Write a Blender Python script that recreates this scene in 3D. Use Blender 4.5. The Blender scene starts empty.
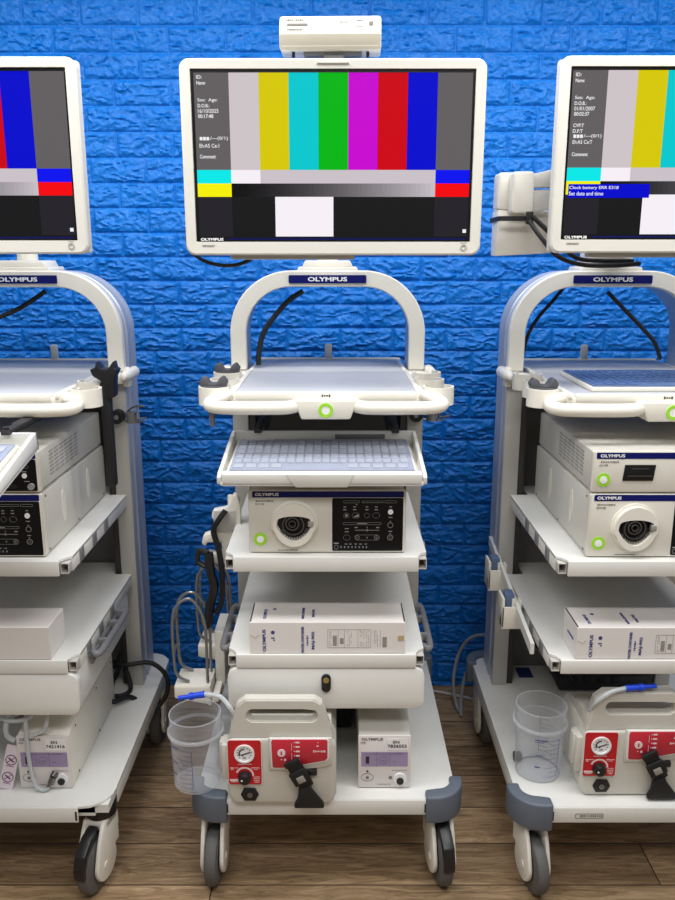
import bpy, bmesh, math, random
from mathutils import Vector, Matrix, noise
random.seed(7)
SC = bpy.context.scene
COL = SC.collection
R = math.radians
# ------------------------------------------------------------------ camera
CAMH = 1.63
cam = bpy.data.cameras.new('camera'); co = bpy.data.objects.new('camera', cam); COL.objects.link(co)
cam.sensor_fit = 'VERTICAL'; cam.sensor_height = 36; cam.sensor_width = 27; cam.lens = 32.0
cam.shift_x = 1.5 / 900
co.location = (0, 0, CAMH)
co.rotation_euler = (R(90) - math.atan(193 / 800), 0, 0)
cam.clip_start = .05; cam.clip_end = 50
SC.camera = co
# ------------------------------------------------------------------ world, lights, exposure
W = bpy.data.worlds.new('world'); SC.world = W; W.use_nodes = True
W.node_tree.nodes['Background'].inputs[0].default_value = (.96, .98, 1, 1)
W.node_tree.nodes['Background'].inputs[1].default_value = .25
def area(name, loc, sx, sy, power, rot=(0, 0, 0), col=(1, 1, 1)):
    l = bpy.data.lights.new(name, 'AREA'); l.shape = 'RECTANGLE'; l.size = sx; l.size_y = sy; l.energy = power; l.color = col
    o = bpy.data.objects.new(name, l); COL.objects.link(o); o.location = loc; o.rotation_euler = rot
    return o
area('ceiling_panel_light', (-.95, 1.42, 2.70), 1.3, .6, 27)
area('ceiling_panel_light', (.95, 1.42, 2.70), 1.3, .6, 27)
area('ceiling_panel_light', (0, .1, 2.70), 2.4, .6, 38)
area('ceiling_panel_light', (-.8, 2.12, 2.72), 1.4, .25, 13)
area('ceiling_panel_light', (.8, 2.12, 2.72), 1.4, .25, 13)
SC.view_settings.view_transform = 'Standard'; SC.view_settings.look = 'None'
SC.view_settings.exposure = 0.0; SC.view_settings.gamma = 1; SC.view_settings.use_curve_mapping = False

# ------------------------------------------------------------------ materials
def lin(c):
    out = []
    for v in c:
        v /= 255
        out.append(v / 12.92 if v <= .04045 else ((v + .055) / 1.055) ** 2.4)
    return tuple(out) + (1,)
MATS = {}
def mat(name, rgb, rough=.45, metal=0, var=.06, bump=0, scale=30, **kw):
    if name in MATS: return MATS[name]
    m = bpy.data.materials.new(name); m.use_nodes = True
    nt = m.node_tree; p = nt.nodes['Principled BSDF']
    p.inputs['Roughness'].default_value = rough; p.inputs['Metallic'].default_value = metal
    c = lin(rgb)
    tc = nt.nodes.new('ShaderNodeTexCoord'); n = nt.nodes.new('ShaderNodeTexNoise'); n.inputs['Scale'].default_value = scale
    n.inputs['Detail'].default_value = 3
    nt.links.new(tc.outputs['Object'], n.inputs['Vector'])
    mx = nt.nodes.new('ShaderNodeMix'); mx.data_type = 'RGBA'
    mx.inputs[6].default_value = tuple(x * (1 - var) for x in c[:3]) + (1,)
    mx.inputs[7].default_value = tuple(min(1, x * (1 + var * .5)) for x in c[:3]) + (1,)
    nt.links.new(n.outputs['Fac'], mx.inputs[0]); nt.links.new(mx.outputs[2], p.inputs['Base Color'])
    if bump:
        b = nt.nodes.new('ShaderNodeBump'); b.inputs['Strength'].default_value = bump; b.inputs['Distance'].default_value = .002
        nt.links.new(n.outputs['Fac'], b.inputs['Height']); nt.links.new(b.outputs['Normal'], p.inputs['Normal'])
    for k, v in kw.items(): p.inputs[k.replace('_', ' ')].default_value = v
    MATS[name] = m
    return m
def emat(name, rgb, s=1.0):
    if name in MATS: return MATS[name]
    m = bpy.data.materials.new(name); m.use_nodes = True; p = m.node_tree.nodes['Principled BSDF']
    p.inputs['Base Color'].default_value = (.002, .002, .002, 1); p.inputs['Roughness'].default_value = .3; p.inputs['Specular IOR Level'].default_value = .03
    p.inputs['Emission Color'].default_value = lin(rgb); p.inputs['Emission Strength'].default_value = s
    MATS[name] = m
    return m
white = mat('white_powder_coat', (226, 225, 219), .38, var=.03)
warm = mat('warm_white_plastic', (232, 228, 216), .35, var=.02)
bezelm = mat('monitor_plastic', (216, 213, 203), .42, var=.02)
device = mat('device_beige', (214, 209, 197), .42, var=.02)
device_side = mat('device_painted_metal', (200, 197, 188), .45, var=.04)
pumpm = mat('pump_plastic', (206, 203, 193), .45, var=.03, bump=.1, scale=200)
alu = mat('anodised_aluminium', (178, 184, 196), .35, .25, var=.05)
colm = mat('column_grey', (186, 183, 177), .42, .1, var=.05)
greyp = mat('grey_plastic', (120, 120, 122), .5)
bump_m = mat('slate_rubber', (96, 104, 116), .5, var=.05)
tirem = mat('tire_grey', (92, 90, 88), .7, var=.08)
blackp = mat('black_plastic', (22, 22, 24), .4)
blackr = mat('black_rubber', (16, 16, 18), .6)
darkm = mat('dark_metal', (62, 60, 58), .5, .3)
steel = mat('steel_wire', (150, 150, 150), .3, .8)
trayin = mat('tray_mat_grey', (180, 182, 186), .5, var=.03)
navy = mat('navy_band', (10, 18, 96), .4, var=.02, Specular_IOR_Level=.25)
whitep = mat('white_print', (240, 240, 240), .5, var=.01)
greyprint = mat('grey_print', (120, 116, 110), .5, var=.01)
blueprint = mat('blue_print', (62, 66, 128), .6, var=.02)
blackprint = mat('black_print', (40, 38, 40), .6, var=.02)
cardw = mat('white_cardboard', (226, 221, 217), .7, var=.03)
green = mat('lime_green', (160, 222, 50), .4, var=.03)
red = mat('red_panel', (196, 20, 34), .35, var=.03)
red2 = mat('red_panel_dull', (200, 42, 62), .35, var=.03)
lilac = mat('lilac_panel', (158, 142, 176), .4, var=.03)
bluep = mat('blue_connector', (20, 70, 215), .35)
keym = mat('key_caps', (176, 182, 196), .4, var=.14, scale=60)
keybase = mat('keyboard_cover', (156, 163, 182), .4, var=.1)
bkeym = mat('blue_keyboard_cover', (92, 116, 160), .25, var=.25, scale=40)
clipm = mat('rail_blue_tip', (90, 110, 140), .4)
taglm = mat('pink_white_tag', (226, 214, 224), .5)
tapem = mat('brown_tape', (190, 165, 130), .6)
def glassy(name, rgb, rough=.05):
    m = bpy.data.materials.new(name); m.use_nodes = True; nt = m.node_tree; p = nt.nodes['Principled BSDF']; out = nt.nodes['Material Output']
    p.inputs['Base Color'].default_value = lin(rgb); p.inputs['Roughness'].default_value = rough
    t = nt.nodes.new('ShaderNodeBsdfTransparent'); t.inputs[0].default_value = (.97, .975, .985, 1)
    lw = nt.nodes.new('ShaderNodeLayerWeight'); lw.inputs[0].default_value = .35
    mr = nt.nodes.new('ShaderNodeMapRange'); mr.inputs[3].default_value = .025; mr.inputs[4].default_value = .42
    n = nt.nodes.new('ShaderNodeTexNoise'); n.inputs['Scale'].default_value = 25
    b = nt.nodes.new('ShaderNodeBump'); b.inputs['Strength'].default_value = .05
    nt.links.new(n.outputs['Fac'], b.inputs['Height']); nt.links.new(b.outputs['Normal'], p.inputs['Normal'])
    mx = nt.nodes.new('ShaderNodeMixShader'); nt.links.new(lw.outputs['Facing'], mr.inputs[0]); nt.links.new(mr.outputs[0], mx.inputs[0])
    nt.links.new(t.outputs[0], mx.inputs[1]); nt.links.new(p.outputs[0], mx.inputs[2]); nt.links.new(mx.outputs[0], out.inputs['Surface'])
    return m
clear = glassy('clear_plastic', (240, 242, 246))
clear_rim = glassy('clear_plastic_rim', (235, 237, 240), .1); clear_rim.node_tree.nodes['Map Range'].inputs[3].default_value = .16
tubem = mat('clear_tube', (222, 226, 228), .2, var=.02, Transmission_Weight=.45, IOR=1.3)

# wall and floor
def wallmat():
    m = bpy.data.materials.new('blue_foam_brick'); m.use_nodes = True; nt = m.node_tree; p = nt.nodes['Principled BSDF']
    N = nt.nodes.new; L = nt.links.new
    tc = N('ShaderNodeTexCoord')
    n1 = N('ShaderNodeTexNoise'); n1.inputs['Scale'].default_value = 48; n1.inputs['Detail'].default_value = 6; n1.inputs['Distortion'].default_value = 1.6; n1.inputs['Roughness'].default_value = .55
    n2 = N('ShaderNodeTexNoise'); n2.inputs['Scale'].default_value = 4; L(tc.outputs['Object'], n2.inputs['Vector']); L(tc.outputs['Object'], n1.inputs['Vector'])
    mx = N('ShaderNodeMix'); mx.data_type = 'RGBA'; mx.inputs[6].default_value = lin((0, 102, 190)); mx.inputs[7].default_value = lin((4, 120, 210))
    L(n2.outputs['Fac'], mx.inputs[0]); L(mx.outputs[2], p.inputs['Base Color'])
    b = N('ShaderNodeBump'); b.inputs['Strength'].default_value = .8; b.inputs['Distance'].default_value = .008
    L(n1.outputs['Fac'], b.inputs['Height']); L(b.outputs['Normal'], p.inputs['Normal'])
    p.inputs['Roughness'].default_value = .36; p.inputs['Specular IOR Level'].default_value = .38
    return m
def floormat():
    m = bpy.data.materials.new('vinyl_planks'); m.use_nodes = True; nt = m.node_tree; p = nt.nodes['Principled BSDF']
    N = nt.nodes.new; L = nt.links.new
    tc = N('ShaderNodeTexCoord')
    mp = N('ShaderNodeMapping'); mp.inputs['Location'].default_value = (.33, .056, 0); L(tc.outputs['Object'], mp.inputs['Vector'])
    br = N('ShaderNodeTexBrick'); br.inputs['Scale'].default_value = 1; br.inputs['Brick Width'].default_value = 1.9; br.inputs['Row Height'].default_value = .155
    br.inputs['Mortar Size'].default_value = .0019; br.inputs['Mortar Smooth'].default_value = .3; br.offset = .37
    br.inputs['Color1'].default_value = (.0, .0, .0, 1); br.inputs['Color2'].default_value = (1, 1, 1, 1); br.inputs['Mortar'].default_value = (0, 0, 0, 1); br.inputs['Bias'].default_value = 0
    L(mp.outputs[0], br.inputs['Vector'])
    mp2 = N('ShaderNodeMapping'); mp2.inputs['Scale'].default_value = (1.5, 11, 1); L(tc.outputs['Object'], mp2.inputs['Vector'])
    ad = N('ShaderNodeVectorMath'); ad.operation = 'ADD'; sc = N('ShaderNodeVectorMath'); sc.operation = 'SCALE'; sc.inputs[3].default_value = 7
    L(br.outputs['Color'], sc.inputs[0]); L(mp2.outputs[0], ad.inputs[0]); L(sc.outputs[0], ad.inputs[1])
    n = N('ShaderNodeTexNoise'); n.inputs['Scale'].default_value = 4.2; n.inputs['Detail'].default_value = 12; n.inputs['Roughness'].default_value = .72; n.inputs['Distortion'].default_value = 1.3
    L(ad.outputs[0], n.inputs['Vector'])
    cr = N('ShaderNodeValToRGB'); e = cr.color_ramp.elements
    e[0].position = .3; e[0].color = lin((92, 70, 48)); e[1].position = .72; e[1].color = lin((206, 176, 138))
    x = e.new(.5); x.color = lin((158, 130, 96))
    L(n.outputs['Fac'], cr.inputs[0])
    mx = N('ShaderNodeMix'); mx.data_type = 'RGBA'; mx.blend_type = 'MULTIPLY'; mx.inputs[0].default_value = 1
    r2 = N('ShaderNodeMapRange'); r2.inputs[3].default_value = .68; r2.inputs[4].default_value = 1.12; L(br.outputs['Color'], r2.inputs[0])
    L(cr.outputs[0], mx.inputs[6]); L(r2.outputs[0], mx.inputs[7])
    m2 = N('ShaderNodeMix'); m2.data_type = 'RGBA'; m2.inputs[7].default_value = lin((45, 33, 25)); L(mx.outputs[2], m2.inputs[6]); L(br.outputs['Fac'], m2.inputs[0])
    L(m2.outputs[2], p.inputs['Base Color']); p.inputs['Roughness'].default_value = .5
    b = N('ShaderNodeBump'); b.inputs['Strength'].default_value = .25; b.inputs['Distance'].default_value = .002; L(n.outputs['Fac'], b.inputs['Height']); L(b.outputs['Normal'], p.inputs['Normal'])
    return m

# ------------------------------------------------------------------ mesh builder
class MB:
    def __init__(s, ref=(0, 0, 0)):
        s.v = []; s.f = []; s.mi = []; s.ref = Vector(ref); s.M = Matrix()
    def add(s, vs, fs, mi=0):
        o = len(s.v); s.v += [(s.M @ Vector(p)) - s.ref for p in vs]
        s.f += [tuple(i + o for i in f) for f in fs]; s.mi += [mi] * len(fs)
    def _bm(s, bm, mi):
        bm.verts.index_update()
        s.add([v.co.copy() for v in bm.verts], [[v.index for v in f.verts] for f in bm.faces], mi); bm.free()
    def box(s, x0, x1, y0, y1, z0, z1, bev=0, mi=0, seg=2):
        if x0 > x1: x0, x1 = x1, x0
        bm = bmesh.new(); bmesh.ops.create_cube(bm, size=1)
        for v in bm.verts: v.co = Vector(((x0 + x1) / 2 + v.co.x * (x1 - x0), (y0 + y1) / 2 + v.co.y * (y1 - y0), (z0 + z1) / 2 + v.co.z * (z1 - z0)))
        if bev: bmesh.ops.bevel(bm, geom=bm.edges[:], offset=bev, segments=seg, affect='EDGES', profile=.5)
        s._bm(bm, mi); return s
    def prism(s, poly, axis, a0, a1, bev=0, mi=0, seg=2):
        """poly 2D in the two other axes (in xyz order) pushed along axis from a0 to a1"""
        def P(p, a):
            if axis == 'x': return (a, p[0], p[1])
            if axis == 'y': return (p[0], a, p[1])
            return (p[0], p[1], a)
        bm = bmesh.new(); A = [bm.verts.new(P(p, a0)) for p in poly]; B = [bm.verts.new(P(p, a1)) for p in poly]; n = len(poly)
        bm.faces.new(A); bm.faces.new(B[::-1])
        for i in range(n): bm.faces.new((A[i], B[i], B[(i + 1) % n], A[(i + 1) % n]))
        bmesh.ops.recalc_face_normals(bm, faces=bm.faces[:])
        if bev:
            ed = [e for e in bm.edges if e.calc_face_angle(0) > .5]
            bmesh.ops.bevel(bm, geom=ed, offset=bev, segments=seg, affect='EDGES', profile=.5)
        s._bm(bm, mi); return s
    def ringprism(s, outer, inner, axis, a0, a1, mi=0):
        def P(p, a):
            if axis == 'x': return (a, p[0], p[1])
            if axis == 'y': return (p[0], a, p[1])
            return (p[0], p[1], a)
        n = len(outer); vs = [P(p, a0) for p in outer] + [P(p, a1) for p in outer] + [P(p, a0) for p in inner] + [P(p, a1) for p in inner]
        fs = []
        for i in range(n):
            j = (i + 1) % n
            fs += [(i, j, n + j, n + i), (2 * n + i, 3 * n + i, 3 * n + j, 2 * n + j), (i, 2 * n + i, 2 * n + j, j), (n + i, n + j, 3 * n + j, 3 * n + i)]
        bm = bmesh.new(); V = [bm.verts.new(v) for v in vs]
        for f in fs: bm.faces.new([V[k] for k in f])
        bmesh.ops.recalc_face_normals(bm, faces=bm.faces[:])
        s._bm(bm, mi); return s
    def cyl(s, p0, p1, r, r2=None, seg=24, mi=0):
        return s.tube([p0, p1], r, seg, mi=mi, r2=r2)
    def tube(s, pts, r, seg=12, closed=False, mi=0, r2=None, smooth=0):
        P = [Vector(p) for p in pts]
        if smooth:
            Q = []; n = len(P)
            rng = range(n) if closed else range(n - 1)
            for i in rng:
                a = P[(i - 1) % n] if closed or i > 0 else P[i]; b = P[i]; c = P[(i + 1) % n]; d = P[(i + 2) % n] if closed or i + 2 < n else c
                for k in range(smooth):
                    t = k / smooth
                    Q.append(.5 * ((2 * b) + (c - a) * t + (2 * a - 5 * b + 4 * c - d) * t * t + (3 * b - a - 3 * c + d) * t ** 3))
            if not closed: Q.append(P[-1])
            P = Q
        n = len(P); vs = []; up = None
        for i in range(n):
            if closed: t = P[(i + 1) % n] - P[i - 1]
            else: t = P[min(i + 1, n - 1)] - P[max(i - 1, 0)]
            t.normalize()
            if up is None:
                up = Vector((0, 0, 1)) if abs(t.z) < .9 else Vector((0, 1, 0))
            up = (up - t * up.dot(t)); up.normalize(); side = t.cross(up)
            rr = r if r2 is None else r + (r2 - r) * i / (n - 1)
            for k in range(seg):
                a = 2 * math.pi * k / seg
                vs.append(P[i] + rr * (math.cos(a) * up + math.sin(a) * side))
        fs = []
        m = n if closed else n - 1
        for i in range(m):
            for k in range(seg):
                a = i * seg + k; b = i * seg + (k + 1) % seg; c = ((i + 1) % n) * seg + (k + 1) % seg; d = ((i + 1) % n) * seg + k
                fs.append((a, b, c, d))
        if not closed: fs += [tuple(range(seg))[::-1], tuple(range((n - 1) * seg, n * seg))]
        s.add(vs, fs, mi); return s
    def lathe(s, prof, c=(0, 0, 0), axis='z', seg=32, mi=0, arc=None):
        """closed profile of (r, a) turned about an axis through c"""
        vs = []; n = len(prof)
        full = arc is None; a0, a1 = (0, 2 * math.pi) if full else arc
        m = seg if full else seg + 1
        for k in range(m):
            a = a0 + (a1 - a0) * k / seg; ca, sa = math.cos(a), math.sin(a)
            for r, h in prof:
                p = {'z': (r * ca, r * sa, h), 'y': (r * ca, h, r * sa), 'x': (h, r * ca, r * sa)}[axis]
                vs.append((c[0] + p[0], c[1] + p[1], c[2] + p[2]))
        bm = bmesh.new(); V = [bm.verts.new(v) for v in vs]
        for k in range(seg):
            for i in range(n):
                j = (i + 1) % n; k2 = (k + 1) % m
                q = [V[k * n + i], V[k * n + j], V[k2 * n + j], V[k2 * n + i]]
                try: bm.faces.new(q)
                except ValueError: pass
        if not full:
            bm.faces.new(V[:n]); bm.faces.new(V[-n:][::-1])
        bmesh.ops.remove_doubles(bm, verts=bm.verts[:], dist=1e-6)
        bmesh.ops.recalc_face_normals(bm, faces=bm.faces[:])
        s._bm(bm, mi); return s
    def quad(s, c, right, up, w, h, mi=0, t=.0006):
        """thin printed patch, real thickness t towards the viewer side (right x up)"""
        c, r, u = Vector(c), Vector(right).normalized(), Vector(up).normalized(); n = r.cross(u)
        v = [c + r * w / 2 * a + u * h / 2 * b + n * t * d for d in (0, 1) for a, b in ((-1, -1), (1, -1), (1, 1), (-1, 1))]
        s.add(v, [(3, 2, 1, 0), (4, 5, 6, 7), (0, 1, 5, 4), (1, 2, 6, 5), (2, 3, 7, 6), (3, 0, 4, 7)], mi); return s
    def disc(s, c, n, r, t=.002, r_in=0, mi=0, seg=24):
        c, n = Vector(c), Vector(n).normalized(); a = n.orthogonal().normalized(); b = n.cross(a); vs = []
        for h in (0, t):
            for rr in (r, r_in) if r_in else (r,):
                for k in range(seg):
                    q = 2 * math.pi * k / seg; vs.append(c + n * h + rr * (math.cos(q) * a + math.sin(q) * b))
        fs = []
        if r_in:
            for k in range(seg):
                j = (k + 1) % seg
                fs += [(k, j, 2 * seg + j, 2 * seg + k), (2 * seg + k, 2 * seg + j, 3 * seg + j, 3 * seg + k), (seg + k, 3 * seg + k, 3 * seg + j, seg + j), (k, seg + k, seg + j, j)]
        else:
            for k in range(seg):
                j = (k + 1) % seg; fs.append((k, j, seg + j, seg + k))
            fs += [tuple(range(seg))[::-1], tuple(range(seg, 2 * seg))]
        s.add(vs, fs, mi); return s
    def text(s, t, c, right, up, w, h, mi=0, ext=.0006):
        """lettering fitted to w x h, centred at c; print too small to read in the photo becomes small strokes"""
        if t.startswith('~'):
            c, r, u = Vector(c), Vector(right).normalized(), Vector(up).normalized(); n = int(t[1:]); rr = random.Random(n * 7 + int(w * 1e4)); st = w / n
            for k in range(n):
                x = -w / 2 + (k + .5) * st; hh = h * rr.choice((.6, .85, 1)); s.quad(c + r * x, r, u, st * rr.uniform(.45, .75), hh, mi, ext)
            return s
        vs, fs, bb = glyphs(t)
        c, r, u = Vector(c), Vector(right).normalized(), Vector(up).normalized(); n = r.cross(u)
        x0, x1, y0, y1 = bb; sx = w / (x1 - x0); sy = h / (y1 - y0)
        s.add([c + r * (p[0] - (x0 + x1) / 2) * sx + u * (p[1] - (y0 + y1) / 2) * sy + n * (ext if p[2] > 0 else 0) for p in vs], fs, mi); return s
    def build(s, name, m, parent=None, smooth=35):
        me = bpy.data.meshes.new(name); me.from_pydata([tuple(v) for v in s.v], [], s.f)
        for x in (m if isinstance(m, (list, tuple)) else [m]): me.materials.append(x)
        me.polygons.foreach_set('material_index', s.mi)
        if smooth:
            me.polygons.foreach_set('use_smooth', [True] * len(me.polygons)); me.set_sharp_from_angle(angle=R(smooth))
        me.update()
        o = bpy.data.objects.new(name, me); COL.objects.link(o)
        if parent: o.parent = parent
        return o
_g = {}
def glyphs(t):
    if t in _g: return _g[t]
    cu = bpy.data.curves.new('tmp', 'FONT'); cu.body = t; cu.size = 1; cu.extrude = .01; cu.offset = .028 if t in ('OLYMPUS', 'MAJ-902', 'WATER CONTAINER') else (.012 if len(t) < 9 else .006); cu.resolution_u = 3
    ob = bpy.data.objects.new('tmp', cu); COL.objects.link(ob)
    dg = bpy.context.evaluated_depsgraph_get(); me = bpy.data.meshes.new_from_object(ob.evaluated_get(dg))
    vs = [tuple(v.co) for v in me.vertices]; fs = [tuple(p.vertices) for p in me.polygons]
    xs = [v[0] for v in vs]; ys = [v[1] for v in vs]
    bpy.data.objects.remove(ob); bpy.data.meshes.remove(me); bpy.data.curves.remove(cu)
    _g[t] = (vs, fs, (min(xs), max(xs), min(ys), max(ys)))
    return _g[t]
X = (1, 0, 0); Y = (0, 1, 0); Z = (0, 0, 1); NX = (-1, 0, 0); NY = (0, -1, 0)

def tag(o, label, cat, group=None, kind=None):
    if label: o['label'] = label
    if cat: o['category'] = cat
    if group: o['group'] = group
    if kind: o['kind'] = kind
    return o
def thing(name, label, cat, loc, rot=0, group=None):
    o = bpy.data.objects.new(name, None); COL.objects.link(o); o.location = loc; o.rotation_euler = (0, 0, rot); o.empty_display_size = .1
    return tag(o, label, cat, group)
def struct(name, mb, m, smooth=35):
    o = mb.build(name, m, None, smooth); o['kind'] = 'structure'; return o

# ------------------------------------------------------------------ the room
WY = 2.838
def build_wall():
    BW, BH, ZR, XO = .1868, .0808, 2.357, -.919
    us = [0, .0012, .0032, .0062] ; M = MB()
    def knots(L, n): return us + [.0062 + (L - .0124) * k / n for k in range(1, n)] + [L - u for u in reversed(us)]
    KX, KZ = knots(BW, 34), knots(BH, 15)
    prof = {0: 0, 1: 0, 2: .55}
    vs = []; fs = []
    for r in range(-4, 30):
        off = XO if r % 2 == 0 else XO + .0925
        for c in range(-8, 18):
            xa = off + BW * c; zt = ZR - BH * r
            if xa > 2.35 or xa < -2.6 or zt - BH < -.09: continue
            o = len(vs); rnd = (r * 7.31 + c * 3.77)
            for jz, dz in enumerate(KZ):
                kz = min(prof.get(jz, 1), prof.get(len(KZ) - 1 - jz, 1))
                for ix, dx in enumerate(KX):
                    kx = min(prof.get(ix, 1), prof.get(len(KX) - 1 - ix, 1)); k = min(kx, kz)
                    x, z = xa + dx, zt - dz
                    p = Vector((x * 22 + z * 15, z * 50 - x * 8, rnd))
                    w = Vector((noise.noise(p * .7), noise.noise(p * .7 + Vector((5, 1, 2))), 0)) * .9
                    a = 1 - abs(noise.noise(p + w)) * 2; b_ = 1 - abs(noise.noise((p + w) * 2.3 + Vector((9, 9, 9)))) * 2
                    e = min(1, min(dx, BW - dx, dz, BH - dz) / .013)
                    h = .0030 + e * (.0075 * a * a + .0034 * b_ + .0050 * noise.noise(p * .5))
                    vs.append((x, WY - k * max(.001, h), max(0.0, z)))
            n = len(KX)
            for a in range(len(KZ) - 1):
                for b in range(n - 1):
                    q = o + a * n + b; fs.append((q, q + n, q + n + 1, q + 1))
    M.v = [Vector(v) for v in vs]; M.f = fs; M.mi = [0] * len(fs)
    M.box(-3, 3, WY + .001, WY + .12, 0, 2.8)
    struct('wall_back', M, wallmat(), 50)
build_wall()
m = MB(); m.box(-3, 3, -1.5, WY + .12, -.05, 0); struct('floor', m, floormat())
m = MB(); m.box(-3, 3, -1.5, WY + .12, 2.75, 2.80); struct('ceiling', m, mat('ceiling_white', (225, 225, 222), .8))

# ------------------------------------------------------------------ carts
def arc(cx, cy, r, a0, a1, n=8):
    return [(cx + r * math.cos(R(a0 + (a1 - a0) * k / n)), cy + r * math.sin(R(a0 + (a1 - a0) * k / n))) for k in range(n + 1)]
def rrect(x0, x1, y0, y1, r, n=5):
    return arc(x1 - r, y1 - r, r, 0, 90, n) + arc(x0 + r, y1 - r, r, 90, 180, n) + arc(x0 + r, y0 + r, r, 180, 270, n) + arc(x1 - r, y0 + r, r, 270, 360, n)
def sweep_xz(mb, path, prof, ref=0):
    """sweep closed profile of (n, y) along an x,z path"""
    n = len(path); k = len(prof); vs = []
    for i, (x, z) in enumerate(path):
        a = path[max(0, i - 1)]; b = path[min(n - 1, i + 1)]; t = Vector((b[0] - a[0], 0, b[1] - a[1])).normalized(); nn = Vector((-t.z, 0, t.x))
        for pn, py in prof: vs.append((x + nn.x * pn, py, z + nn.z * pn))
    fs = [(i * k + j, (i + 1) * k + j, (i + 1) * k + (j + 1) % k, i * k + (j + 1) % k) for i in range(n - 1) for j in range(k)]
    fs += [tuple(range(k)), tuple(range((n - 1) * k, n * k))[::-1]]
    mb.add(vs, fs)
def arch_path(z0):
    p = [(-.267, z0), (-.267, 1.36)] + arc(-.107, 1.408, .16, 180, 90, 14) + arc(.107, 1.408, .16, 90, 0, 14) + [(.267, 1.36), (.267, z0)]
    return p
def caster(parent, loc, yaw, pedal):
    """swivel axis at loc; the wheel trails towards -y at yaw 0"""
    c = (0, -.045, .076)
    f = MB()
    for s in (-1, 1):
        poly = [(.030, .198), (.034, .15)] + arc(c[1] + .008, c[2] + .004, .050, 20, -190, 18) + [(-.066, .15), (-.040, .198)]
        f.prism(poly, 'x', s * .0195, s * .031, bev=.004)
    f.box(-.031, .031, -.038, .031, .168, .200, .008)
    f.box(-.0305, .0305, .010, .031, .10, .18, .004)
    f.cyl((-.033, c[1], c[2]), (.033, c[1], c[2]), .010)
    o = f.build('caster', warm, parent); o.location = loc; o.rotation_euler = (0, 0, yaw)
    w = MB(); r = .076
    w.lathe([(.02, -.015), (.064, -.017), (.072, -.014), (r, -.007), (r, .007), (.072, .014), (.064, .017), (.02, .015)], c, 'x', 40)
    w.build('tire', tirem, o)
    k = MB(); k.cyl((0, 0, .200), (0, 0, .2335), .041, seg=28); k.build('swivel_collar', blackp, o)
    if pedal:
        b = MB(); b.prism([(-.040, .186), (-.080, .178), (-.118, .150), (-.130, .110), (-.128, .086), (-.117, .084), (-.112, .112), (-.098, .138), (-.055, .160)], 'x', -.015, .015, .004)
        b.build('brake_pedal', blackp, o)
    return o
def c_ring(mb, cx, cy, z0, z1, ro, th, a0, a1):
    mb.lathe([(ro - th, z0), (ro, z0), (ro, z1), (ro - th, z1)], (cx, cy, 0), 'z', 28, arc=(R(a0), R(a1)))
YB = 2.2
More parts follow.
